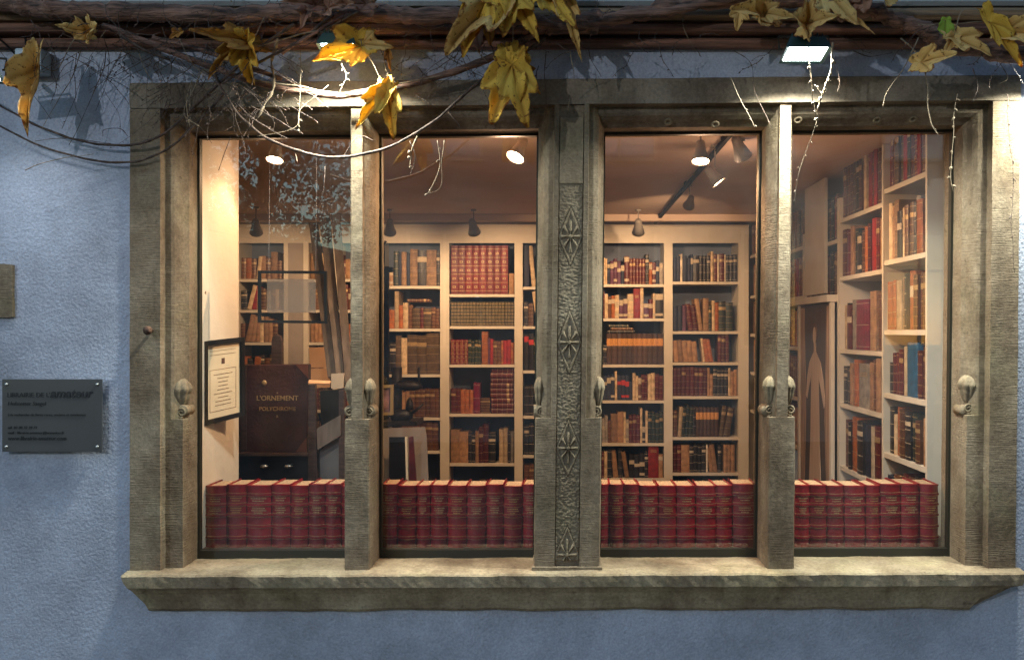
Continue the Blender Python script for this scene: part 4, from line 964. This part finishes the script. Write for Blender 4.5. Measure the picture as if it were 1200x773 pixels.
# ------------------------------------------------------------------ exterior floodlights
def flood(u, v, y, label, power, w_=.125, h_=.085, tilt=38, yaw=0, spread=150, col=(.93, 1, .90), on=True, bl=.35):
    p = P(u, v, y); e = empty('floodlight', p, (R(-tilt), 0, R(yaw))); tag(e, label, 'floodlight', 'floodlights fixed under the eave')
    # local: lens faces -z (down) then tilted outwards
    mb = MB()
    vs = [(-w_/2, -h_/2, -.022), (w_/2, -h_/2, -.022), (w_/2, h_/2, -.022), (-w_/2, h_/2, -.022), (-w_*.38, -h_*.38, .022), (w_*.38, -h_*.38, .022), (w_*.38, h_*.38, .022), (-w_*.38, h_*.38, .022)]
    mb.add(vs, [(4,5,6,7),(0,1,5,4),(1,2,6,5),(2,3,7,6),(3,0,4,7)])
    i_ = .011; mb.add([(-w_/2, -h_/2, -.022), (w_/2, -h_/2, -.022), (w_/2, h_/2, -.022), (-w_/2, h_/2, -.022), (-w_/2+i_, -h_/2+i_, -.017), (w_/2-i_, -h_/2+i_, -.017), (w_/2-i_, h_/2-i_, -.017), (-w_/2+i_, h_/2-i_, -.017)], [(0,1,5,4),(1,2,6,5),(2,3,7,6),(3,0,4,7)])
    for k in range(-3, 4): mb.box(k * w_ * .11 - .0015, k * w_ * .11 + .0015, -h_ * .36, h_ * .36, .02, .038)
    mb.build('housing', M['floodbody'], e, bevel=.002)
    mb = MB(); mb.add([(-w_/2+i_, -h_/2+i_, -.0172), (w_/2-i_, -h_/2+i_, -.0172), (w_/2-i_, h_/2-i_, -.0172), (-w_/2+i_, h_/2-i_, -.0172)], [(3,2,1,0)])
    mb.build('lens', M['flood_on'] if on else M['black'], e, recalc=False)
    mb = MB(); mb.tube([(-w_*.5, 0, .0), (-w_*.56, 0, .0), (-w_*.56, .01, .05), (w_*.56, .01, .05), (w_*.56, 0, 0), (w_*.5, 0, 0)], .004, 6)
    mb.tube([(0, .01, .05), (0, .05, .09)], .008, 6); mb.build('bracket', M['darkmetal'], e)
    if power:
        ld = bpy.data.lights.new('flood', 'AREA'); ld.shape = 'RECTANGLE'; ld.size = w_ - .03; ld.size_y = h_ - .03; ld.energy = power; ld.color = col; ld.spread = R(spread)
        link('lamp', ld, e, (0, 0, -.026))
    return e
flood(943, 58, -.175, 'lit black floodlight under a leaf over the fourth pane', 34, tilt=10, w_=.15, h_=.12)
flood(398, 52, -.175, 'lit floodlight behind yellow leaves over the first pane', 31, tilt=10, w_=.13, h_=.10)
flood(1232, 60, -.17, 'floodlight just beyond the jamb at the far end', 26, tilt=8)
flood(-22, 80, -.26, 'dark floodlight at the wall edge above the junction box', 2.5, tilt=20, yaw=20, w_=.12, h_=.1, col=(.85, .93, 1))
# junction box and cable
JB = empty('junction_box', P(38, 73, -.03)); tag(JB, 'grey plastic junction box with black cables under the beam', 'junction box')
mb = MB(); mb.box(-.047, .047, -.03, .04, -.042, .042); mb.build('box', M['greybox'], JB, bevel=.008)
mb = MB(); mb.tube(catmull([P(-20, 30, -.05) - JB.location, P(4, 50, -.04) - JB.location, P(20, 66, -.03) - JB.location, P(26, 72, -.03) - JB.location], 6), .0035, 6)
mb.tube(catmull([P(30, 45, -.04) - JB.location, P(31, 54, -.035) - JB.location, P(36, 60, -.03) - JB.location], 5), .0035, 6); mb.build('cable', M['black'], JB, True)

# ------------------------------------------------------------------ vine
VN = empty('climbing_vine', (0, -.12, 2.65)); tag(VN, 'bare climbing vine with yellow autumn leaves along the eave', 'climbing vine')
def vrel(o): o.parent = VN; o.matrix_parent_inverse = Matrix.Translation(-VN.location); return o
def stem(pts, r0, r1, name='stem', m='twig', wig=.003, seed=0, n=7, sub=10, lump=.15):
    c = catmull([P(u, v, y) for u, v, y in pts], sub); N = len(c); out = []; rad = []
    for i, p in enumerate(c):
        d = noise.noise_vector(p * 14 + Vector((seed * 3.1, 0, 0))) * wig
        out.append(p + d); t = i / (N - 1); rad.append((r0 + (r1 - r0) * t) * (1 + lump * noise.noise(p * 45 + Vector((seed, 1, 2))) * 2))
    mb = MB(); mb.tube(out, rad, n); return vrel(mb.build(name, M[m], None, True)), out
# trunks along the beam
stem([(-120, 0, -.13), (0, 2, -.13), (60, 11, -.14), (150, 14, -.13), (260, 18, -.13), (360, 15, -.13), (450, 17, -.14), (560, 20, -.14), (640, 26, -.13), (700, 30, -.12)], .032, .026, 'trunk', 'bark', .010, 1, 12, 12, .22)
stem([(640, 32, -.12), (700, 22, -.13), (780, 10, -.14), (900, -4, -.14), (960, 2, -.15), (1030, 16, -.15), (1075, 34, -.14), (1120, 54, -.13), (1170, 62, -.13), (1260, 72, -.12)], .026, .030, 'trunk', 'bark', .012, 2, 12, 12, .25)
stem([(560, 14, -.15), (620, 26, -.15), (680, 30, -.14), (740, 20, -.15), (820, 6, -.16), (900, -12, -.17)], .018, .014, 'trunk', 'bark', .012, 3, 10, 12, .2)
# secondary stems
stem([(120, 30, -.15), (170, 48, -.12), (230, 72, -.09), (290, 94, -.075), (345, 106, -.07), (400, 112, -.07), (450, 105, -.07), (500, 94, -.08), (560, 74, -.09), (610, 50, -.11), (640, 28, -.13)], .010, .013, 'stem', 'bark', .004, 4, 9)
stem([(-40, 100, -.05), (0, 124, -.05), (55, 152, -.045), (100, 166, -.04), (150, 170, -.04), (190, 158, -.05), (225, 128, -.06), (255, 100, -.08), (300, 60, -.12), (345, 28, -.14)], .0032, .0065, 'stem', 'twig', .003, 5)
stem([(248, 78, -.10), (262, 108, -.10), (290, 145, -.10), (325, 168, -.10), (370, 182, -.10), (405, 184, -.10), (450, 174, -.10), (490, 155, -.10), (525, 128, -.10), (560, 98, -.10), (600, 70, -.10), (640, 45, -.12)], .0045, .0055, 'stem', 'twig', .004, 6)
stem([(290, 94, -.10), (340, 100, -.11), (400, 110, -.115), (440, 104, -.11), (520, 88, -.11)], .0035, .002, 'stem', 'tendril', .003, 7)
stem([(415, 0, -.16), (380, 25, -.15), (350, 48, -.14), (300, 75, -.12), (260, 98, -.10)], .006, .004, 'stem', 'twig', .004, 8)
stem([(440, 6, -.16), (400, 22, -.16), (360, 44, -.15), (330, 64, -.13)], .006, .005, 'stem', 'bark', .006, 9)
stem([(420, 14, -.17), (385, 32, -.16), (345, 42, -.15), (320, 50, -.15), (298, 56, -.15)], .003, .0015, 'stem', 'tendril', .003, 10)
stem([(325, 45, -.13), (318, 70, -.12), (322, 90, -.11), (315, 115, -.10), (300, 140, -.10)], .0055, .003, 'stem', 'tendril', .006, 11, lump=.5)
stem([(200, 70, -.10), (170, 60, -.12), (140, 40, -.14)], .004, .006, 'stem', 'twig', .004, 12)
stem([(0, 60, -.06), (20, 85, -.05), (60, 140, -.04)], .001, .0008, 'stem', 'twig', .002, 14)
twigs = [
 [(95, 60), (85, 90), (70, 115), (50, 150)], [(125, 60), (120, 85), (105, 120), (92, 150), (80, 170)], [(120, 40), (128, 70), (122, 105), (112, 130)], [(160, 55), (170, 80), (178, 95), (190, 120)],
 [(175, 60), (190, 90), (200, 110)], [(40, 165), (80, 162), (130, 168)], [(30, 200), (60, 188), (110, 180)], [(190, 30), (200, 60), (215, 85)], [(250, 35), (240, 60), (232, 90), (240, 115)],
 [(225, 95), (218, 120), (222, 150)], [(270, 160), (262, 180), (256, 200)], [(400, 185), (420, 160), (440, 165)], [(345, 178), (348, 190)], [(380, 195), (378, 225), (372, 250)],
 [(480, 165), (487, 185), (480, 205)], [(520, 165), (518, 190), (515, 220), (498, 228)], [(525, 130), (540, 150)], [(640, 60), (638, 90), (640, 130), (632, 150)], [(668, 60), (672, 95), (665, 130)],
 [(700, 0), (690, 60), (705, 90)], [(860, 60), (880, 75), (885, 110), (905, 150)], [(805, 5), (800, 30), (815, 60)], [(1000, 60), (1020, 66), (1045, 62)], [(740, 50), (760, 62)],
 [(560, 60), (575, 80), (570, 110)], [(620, 20), (640, 0)], [(680, -10), (660, 20), (640, 50)], [(470, 20), (500, 34), (520, 30)], [(420, 30), (405, 60), (400, 75)], [(1140, 80), (1146, 100), (1140, 120)], [(1165, 60), (1180, 90), (1170, 100)],
 [(150, 160), (140, 150), (122, 152), (120, 160)], [(395, 60), (405, 40), (398, 25)], [(210, 45), (225, 75), (245, 88)], [(235, 10), (228, 40), (238, 66)], [(90, 14), (95, 38), (92, 50)], [(130, 0), (126, 30), (118, 45)]]
for i, t in enumerate(twigs):
    yy = -.06 - (i % 5) * .02
    stem([(u, v, yy - .01 * (k % 2)) for k, (u, v) in enumerate(t)], .0015, .0008, 'twig', 'twig' if i % 3 else 'tendril', .004, 20 + i, 5, 6, .5)
# tangle of fine twigs
rt = random.Random(11)
def tangle(u0, u1, v0, v1, n, ln, y0=-.05, y1=-.18, down=.6, mm='twig'):
    for i in range(n):
        u, v = rt.uniform(u0, u1), rt.uniform(v0, v1); y = rt.uniform(y1, y0); a = rt.uniform(0, 6.28); L = rt.uniform(.4, 1) * ln; pts = []
        for k in range(5):
            pts.append((u, v, y)); a += rt.uniform(-.7, .7); u += math.cos(a) * L / 4; v += (math.sin(a) * (1 - down) + down * 1.1) * L / 4; y += rt.uniform(-.012, .012)
        c = catmull([P(*p) for p in pts], 5); c = [q + noise.noise_vector(q * 30) * .003 for q in c]
        mb = MB(); r0 = rt.uniform(.0007, .0016); mb.tube(c, [r0 * (1 - .5 * j / len(c)) for j in range(len(c))], 5)
        for j in range(3, len(c), rt.choice([3, 4, 5])):
            d = Vector([rt.uniform(-1, 1), rt.uniform(-.6, .6), rt.uniform(-1, .4)]) * .007
            mb.tube([c[j], c[j] + d * .6, c[j] + d], [r0 * .9, r0 * 1.7, r0 * .5], 4)
        vrel(mb.build('twig', M[mm], None, True))
tangle(185, 345, 30, 130, 80, 75); tangle(60, 200, 38, 75, 34, 90); tangle(440, 600, 30, 90, 26, 60); tangle(0, 440, 0, 50, 70, 80, -.13, -.23, .1)
tangle(420, 760, 20, 60, 24, 60, -.12, -.2, .2); tangle(760, 1190, 20, 70, 24, 60, -.12, -.22, .3); tangle(220, 340, 90, 130, 14, 50, -.06, -.12, .5); tangle(460, 640, 60, 130, 12, 40, -.06, -.12, .6)
stem([(-60, 115, -.03), (0, 148, -.03), (50, 172, -.03), (100, 186, -.028), (150, 190, -.028), (195, 176, -.03), (235, 140, -.04), (262, 110, -.06)], .0028, .0055, 'stem', 'twig', .003, 15)
stem([(180, 44, -.10), (240, 60, -.10), (290, 78, -.09), (330, 92, -.08)], .007, .009, 'stem', 'bark', .005, 16)
stem([(385, 100, -.09), (352, 128, -.10), (345, 150, -.10), (300, 160, -.11)], .0012, .0008, 'stem', 'tendril', .003, 17)
# dry hanging tendrils
def tendril(pts, r_=.0014, seed=0, knots=.004, m='tendril'):
    c = catmull([P(u, v, y) for u, v, y in pts], 7); c = [q + noise.noise_vector(q * 14 + Vector((seed * 3.1, 0, 0))) * .005 for q in c]
    mb = MB(); rr = random.Random(seed); mb.tube(c, [r_ * (1.2 - .5 * i / len(c)) for i in range(len(c))], 5)
    for i in range(2, len(c), 3):
        p = c[i] + Vector([rr.uniform(-1, 1) * .003 for _ in range(3)]); q = p + Vector([rr.uniform(-1, 1) * .012, rr.uniform(-1, 1) * .008, rr.uniform(-1, .3) * .014])
        mb.tube([p, (p + q) / 2 + Vector((0, 0, .002)), q], [knots * .5, knots * rr.uniform(.3, .9), knots * .2], 5)
    vrel(mb.build('tendril', M[m], None, True))
tendril([(948, 55, -.24), (950, 90, -.24), (952, 120, -.23), (960, 142, -.22)], .002, 61, .006)
tendril([(975, 50, -.24), (974, 80, -.24), (966, 105, -.23), (958, 130, -.22)], .003, 62, .009)
tendril([(955, 100, -.24), (965, 110, -.23), (968, 96, -.23)], .0012, 63)
tendril([(958, 140, -.22), (945, 175, -.2), (935, 210, -.2), (930, 240, -.2)], .0009, 64, .0015)
tendril([(857, 92, -.15), (872, 125, -.15), (885, 150, -.15)], .0013, 65, .004)
tendril([(1076, 45, -.2), (1062, 75, -.2), (1040, 108, -.19), (1034, 125, -.19)], .0017, 66, .002)
tendril([(1055, 45, -.2), (1080, 72, -.19), (1086, 100, -.18), (1090, 140, -.17), (1100, 158, -.17)], .0018, 67, .003)
tendril([(1122, 110, -.1), (1118, 135, -.1), (1117, 160, -.1), (1114, 200, -.1), (1117, 225, -.1)], .001, 68, .006)
tendril([(1180, 110, -.04), (1183, 160, -.04), (1188, 210, -.04), (1186, 260, -.04), (1188, 320, -.04)], .0012, 69, .005, 'twig')
tendril([(490, 160, -.1), (482, 175, -.1), (480, 195, -.1)], .002, 70, .007)
tendril([(512, 165, -.1), (516, 195, -.1), (505, 222, -.1), (498, 228, -.1)], .0012, 71, .003)
tendril([(352, 60, -.12), (352, 95, -.12), (350, 140, -.12), (352, 155, -.12)], .001, 72, .004)
tendril([(224, 105, -.1), (222, 130, -.1)], .0016, 73, .004)
tendril([(238, 80, -.1), (216, 130, -.1), (232, 148, -.1)], .0014, 74, .004)
tendril([(450, 70, -.14), (455, 85, -.13), (465, 100, -.12)], .0016, 75, .007)
tendril([(400, 75, -.13), (406, 90, -.13), (398, 108, -.12)], .001, 76, .004)
# leaves
def leaf(u, v, y, ang, L, m, w_=.8, fold=35, pitch=0, curl=.4, lobes=5, stalk=None, seed=0, roll=0):
    """attach point (u,v), tip direction ang in the picture plane (270 = down), length in px"""
    Lm = L * .0031; rr = random.Random(seed * 13 + int(u)); vs = []; fs = []
    lobang = {5: [0, 52, -52, 105, -105], 3: [0, 56, -56], 1: [0]}[lobes]; loblen = {5: [1, .82, .82, .55, .55], 3: [1, .8, .8], 1: [1]}[lobes]
    NT, NR = 72, 9
    def rad(th):
        best = 0
        for a, l_ in zip(lobang, loblen):
            d = abs((th - a + 180) % 360 - 180); wd = 44 if lobes > 1 else 62
            best = max(best, l_ * (math.exp(-(d / wd) ** 2 * .9) * .86 + .14 * max(0, 1 - d / 9)))
        sinus = .42 if lobes > 1 else .25
        base_cut = 1 - .55 * max(0, 1 - abs(abs(th) - 180) / 40)
        return max(best, sinus) * base_cut * (1 + .045 * math.sin(th * .9 + seed) + .03 * (abs(math.sin(math.radians(th * 9))) - .5))
    for j in range(NR + 1):
        q = j / NR
        for i in range(NT):
            th = -180 + 360 * i / NT; r_ = rad(th) * q; a = math.radians(th)
            x = math.sin(a) * r_ * w_; t = math.cos(a) * r_ 
            # veins: shallow grooves along lobes
            dv = min(abs((th - b + 180) % 360 - 180) for b in lobang)
            z = -.022 * math.exp(-(dv / 7) ** 2) * (1 - q * .6) + .02 * math.sin(th * .12 + seed) * q
            z += .11 * noise.noise(Vector((x * 2.6, t * 2.6, seed * 1.7))) + .05 * q * noise.noise(Vector((x * 7, t * 7, seed * 2.3))) + curl * .35 * (q ** 2) * (1 if seed % 2 else -.4) * abs(noise.noise(Vector((th * .02, 0, seed)))) 
            z -= curl * .28 * max(0, t) ** 2
            # fold about the midrib
            f_ = math.radians(fold); xx = x * math.cos(f_); z2 = z + abs(x) * math.sin(f_)
            vs.append((xx * Lm, t * Lm, z2 * Lm))
        if j == 0: pass
    for j in range(NR):
        for i in range(NT): a = j * NT; fs.append((a + i, a + (i+1) % NT, a + NT + (i+1) % NT, a + NT + i))
    me = bpy.data.meshes.new('leaf'); me.from_pydata(vs, [], fs); ca = me.color_attributes.new('pig', 'FLOAT_COLOR', 'POINT')
    for j in range(NR + 1):
        for i in range(NT):
            th = -180 + 360 * i / NT; q = j / NR; dv = min(abs((th - b + 180) % 360 - 180) * q for b in lobang)
            sv = abs(((q * 7 - dv * .12) % 1) - .5)
            ca.data[j * NT + i].color = (q, max(math.exp(-(dv / 2.6) ** 2), .55 * max(0, 1 - (sv - .36) / .0001) if False else .5 * max(0, (sv - .38) / .12)), 0, 1); me.materials.append(M[m]); me.polygons.foreach_set('use_smooth', [True] * len(fs))
    bm = bmesh.new(); bm.from_mesh(me); bmesh.ops.remove_doubles(bm, verts=bm.verts, dist=1e-6); bmesh.ops.recalc_face_normals(bm, faces=bm.faces); bm.to_mesh(me); bm.free()
    o = bpy.data.objects.new('leaf', me); COL.objects.link(o)
    # local: y = tip dir, x across, z normal. put in picture plane: normal toward camera (-y world)
    p = P(u, v, y)
    B_ = Matrix(((1, 0, 0), (0, 0, -1), (0, 1, 0))).to_4x4()     # local y->z world, local z-> -y world
    rotp = Matrix.Rotation(-math.radians(ang - 90), 4, 'Y')
    o.matrix_basis = Matrix.Translation(p) @ rotp @ B_ @ Matrix.Rotation(math.radians(roll), 4, 'Y') @ Matrix.Rotation(math.radians(pitch), 4, 'X')
    sm = o.modifiers.new('s', 'SOLIDIFY'); sm.thickness = .0006
    o.parent = VN; o.matrix_parent_inverse = Matrix.Translation(-VN.location)
    if stalk:
        stem([(u, v, y)] + [(a, b, y) for a, b in stalk], .0014, .0018, 'leaf_stalk', 'tendril', .001, seed, 5, 6, .1)
LV = [
 (46, 76, -.14, 262, 78, 'leaf_t', .62, 62, 10, .5, 3, [(66, 82), (84, 50), (95, 38)]),
 (102, 38, -.16, 186, 36, 'leaf_t', .55, 20, 62, .3, 3, [(98, 34)]), (108, 40, -.16, -6, 50, 'leaf_t', .5, 20, 62, .3, 3, None),
 (296, 50, -.15, 187, 78, 'leaf_o', .36, 30, 60, .5, 3, [(310, 20)]), (290, 50, -.17, 268, 48, 'leaf_y', .75, 45, -15, 1.0, 5, [(300, 40)]), (280, 52, -.16, 228, 52, 'leaf_o', .45, 55, 10, .6, 3, None),
 (424, 54, -.20, 204, 56, 'leaf_y', .75, 30, 25, .5, 3, [(422, 42)]), (424, 52, -.19, -8, 36, 'leaf_t', .7, 35, 20, .9, 3, None),
 (452, 108, -.16, 232, 52, 'leaf_y', .52, 40, 10, .4, 3, [(440, 80), (432, 66)]), (454, 108, -.165, 278, 54, 'leaf_y', .52, 30, 5, .3, 3, None),
 (592, -8, -.22, 226, 96, 'leaf_t', .62, 45, 10, .4, 5, None), (575, -10, -.24, 246, 78, 'leaf_y', .5, 40, 5, .5, 5, None), (598, -14, -.25, 262, 55, 'leaf_y', .85, 20, 10, .3, 3, None), (600, -12, -.24, 297, 62, 'leaf_y', .62, 35, 5, .3, 3, None),
 (556, 26, -.20, 280, 34, 'leaf_p', .9, 20, 10, .4, 3, None), (572, 18, -.20, 275, 34, 'leaf_o', .7, 20, 10, .4, 3, None),
 (599, 76, -.17, 252, 72, 'leaf_y', .55, 15, 5, .35, 5, [(601, 50), (601, 20)]), (600, 75, -.175, 283, 74, 'leaf_y', .50, 20, 5, .3, 5, None), (603, 76, -.16, 310, 44, 'leaf_o', .5, 20, 10, .3, 3, None),
 (632, -18, -.22, 306, 70, 'leaf_y', .5, 35, 20, .4, 5, None), (655, -14, -.22, 288, 78, 'leaf_t', .36, 45, 5, .5, 3, None), (640, -10, -.2, 330, 50, 'leaf_t', .5, 30, 50, .3, 3, None),
 (892, 18, -.19, 190, 60, 'leaf_t', .6, 30, 55, .6, 5, None), (866, 14, -.19, 262, 22, 'leaf_t', .9, 30, 10, .4, 3, None), (895, 18, -.19, -25, 44, 'leaf_t', .5, 30, 50, .5, 3, None),
 (942, 30, -.26, 184, 48, 'leaf_t', .8, 20, 68, .3, 3, [(946, 10), (948, 0)]), (944, 29, -.26, -6, 42, 'leaf_t', .8, 20, 66, .4, 3, None),
 (958, -14, -.24, 312, 62, 'leaf_t', .62, 20, 20, .3, 5, None), (985, -14, -.24, 268, 38, 'leaf_p', .9, 25, 10, .3, 5, None), (1005, -12, -.24, 240, 44, 'leaf_p', .8, 25, 10, .3, 5, None), (1040, -6, -.2, 200, 46, 'leaf_t', .6, 25, 40, .3, 3, None), (990, 14, -.24, 320, 40, 'leaf_t', .15, 30, 10, .2, 1, None),
 (1108, 24, -.21, 268, 19, 'leaf_g', 1.25, 15, 5, .2, 1, [(1095, 29), (1076, 29)]),
 (1118, 42, -.21, 240, 27, 'leaf_t', .62, 25, 10, .3, 3, [(1124, 20), (1128, 12)]), (1119, 42, -.21, 322, 46, 'leaf_t', .5, 25, 25, .3, 5, None),
 (1079, 73, -.20, -4, 48, 'leaf_t', .55, 25, 62, .3, 3, None),
 (1160, 26, -.2, 300, 62, 'leaf_y', .34, 35, 15, .5, 3, [(1140, 26), (1120, 29)]), (1178, 38, -.2, 350, 44, 'leaf_t', .7, 40, 30, 1.0, 5, None),
 (372, 6, -.22, 188, 40, 'leaf_p', .5, 30, 45, .6, 3, None), (362, 8, -.22, 252, 28, 'leaf_p', .6, 40, 15, .8, 3, None), (385, 10, -.22, -6, 46, 'leaf_p', .5, 30, 50, .4, 3, None), (430, 4, -.22, 200, 44, 'leaf_p', .5, 30, 50, .4, 3, None),
 (210, 38, -.17, 220, 14, 'leaf_o', .7, 30, 20, .8, 3, None), (455, 60, -.19, 275, 22, 'leaf_o', .5, 50, 0, .8, 3, None),
]
for i, a in enumerate(LV): leaf(a[0], a[1], a[2], a[3], a[4], a[5], a[6], a[7], a[8], a[9], a[10], a[11], seed=i + 1)

# ------------------------------------------------------------------ across the street (seen mirrored in the glass)
OH = empty('opposite_house', (.2, -10, 0)); tag(OH, 'tall house across the street mirrored in the middle panes', 'house')
mb = MB(); mb.box(-3.2, 12, -3, 0, 0, 9.5); mb.build('wall', mat('opposite_render', (.45, .38, .36), .9, 0, .2, 2), OH)
mb = MB(); mb.add([(-3.6, .4, 9.5), (9.4, .4, 9.5), (9.4, -3.4, 9.5), (-3.6, -3.4, 9.5), (-3.6, -1.5, 12), (9.4, -1.5, 12)], [(0,1,5,4), (2,3,4,5), (0,4,3), (1,2,5), (0,3,2,1)]); mb.build('roof', mat('dark_tiles', (.05, .03, .025), .8), OH)
for i in range(5):
    for j in range(3):
        x = -2.3 + i * 2.3; z = 1.4 + j * 2.7
        mb = MB(); 
        for q in ((x - .05, x, z - .05, z + 1.65), (x + 1, x + 1.05, z - .05, z + 1.65), (x, x + 1, z - .05, z), (x, x + 1, z + 1.6, z + 1.65), (x + .48, x + .52, z, z + 1.6), (x, x + .48, z + 1.05, z + 1.09), (x + .52, x + 1, z + 1.05, z + 1.09)): mb.box(q[0], q[1], 0, .04, q[2], q[3])
        wf = mb.build('window', M['white'], OH); mb = MB(); mb.box(x, x + 1, 0, .015, z, z + 1.6); mb.build('pane', mat('sky_mirroring_pane', (.25, .27, .32), .05, .6), wf)
SL = empty('street_lamp', (-4.6, -7.4, 0)); tag(SL, 'cool white street lamp on a pole on the far side of the lane', 'street lamp')
mb = MB(); mb.tube([(0, 0, 0), (0, 0, 1), (0, 0, 3.9), (0, .1, 4.3), (0, .3, 4.45)], [.07, .05, .035, .03, .03], 10); mb.build('pole', M['darkmetal'], SL, True)
mb = MB(); mb.lathe([(.03, 4.56), (.10, 4.50), (.19, 4.40), (.18, 4.40), (.05, 4.48)], (0, .4, 0)); mb.build('lamp_shade', M['darkmetal'], SL, True)
mb = MB(); mb.lathe([(.02, 4.33), (.08, 4.36), (.10, 4.41), (.06, 4.45)], (0, .4, 0)); mb.build('bulb', mat('lit_street_bulb', (.9, .95, 1), .3, emis=(.75, .88, 1), estr=12), SL, True)
ld = bpy.data.lights.new('street', 'SPOT'); ld.energy = 640; ld.color = (.82, .90, 1); ld.spot_size = R(120); ld.spot_blend = .7; ld.shadow_soft_size = .05
link('lamp', ld, SL, (0, .4, 4.30), (Vector((-.5, 0, 1.5)) - Vector((-4.6, -7, 4.3))).to_track_quat('-Z', 'Y').to_euler())
SH = empty('corner_house', (-5.2, -10, 0)); tag(SH, 'low lean-to house across the street mirrored in the first pane', 'house')
mb = MB(); vs = [(-2.4, 0, 0), (2.0, 0, 0), (2.0, 0, 2.62), (-2.4, 0, 3.55), (-2.4, -3, 0), (2.0, -3, 0), (2.0, -3, 2.62), (-2.4, -3, 3.55)]
mb.add(vs, [(0,1,2,3),(4,7,6,5),(0,4,5,1),(1,5,6,2),(0,3,7,4),(3,2,6,7)]); mb.build('wall', mat('corner_render', (.14, .11, .10), .9, 0, .2, 2), SH)
mb = MB(); vs = [(-2.6, .2, 3.60), (2.15, .2, 2.60), (2.15, -3.2, 2.60), (-2.6, -3.2, 3.60)]; mb.add([Vector(v) for v in vs] + [Vector(v) + Vector((0, 0, .1)) for v in vs], [(0,3,2,1),(4,5,6,7),(0,1,5,4),(1,2,6,5),(2,3,7,6),(3,0,4,7)]); mb.build('roof', mat('corner_tiles', (.05, .03, .028), .8), SH)
TR = empty('street_tree', (-6.2, -14.5, 0)); tag(TR, 'dark leafy tree behind the low house mirrored in the first pane', 'tree')
mb = MB(); mb.tube([(0, 0, 0), (.1, 0, 2.5), (.3, .1, 5), (.2, 0, 7)], [.22, .18, .12, .05], 9)
for k in range(9):
    a = k * 2.4; mb.tube([(.1, 0, 2.6 + k * .4), (math.cos(a) * 1.2, math.sin(a) * 1.2, 3.6 + k * .45), (math.cos(a) * 2.3, math.sin(a) * 2.0, 4.2 + k * .5)], [.08, .05, .015], 6)
mb.build('trunk', M['bark'], TR, True)
mb = MB(); rr = random.Random(5)
for k in range(20000):
    a = rr.uniform(0, 6.28); q = rr.random() ** .5; h_ = rr.uniform(3.3, 8.5); R_ = 3.0 * math.sin(math.pi * (h_ - 2.6) / 6.6) ** .6
    c = Vector((math.cos(a) * q * R_, math.sin(a) * q * R_, h_))
    if noise.noise(c * .9) < -.25: continue
    e1 = Vector([rr.uniform(-1, 1) for _ in range(3)]).normalized() * .055; e2 = Vector([rr.uniform(-1, 1) for _ in range(3)]).normalized() * .045
    mb.add([c - e1, c - e2, c + e1, c + e2], [(0, 1, 2, 3)])
mb.build('crown', mat('street_tree_foliage', (.05, .06, .02), .7, 0, .4, 3), TR, recalc=False)
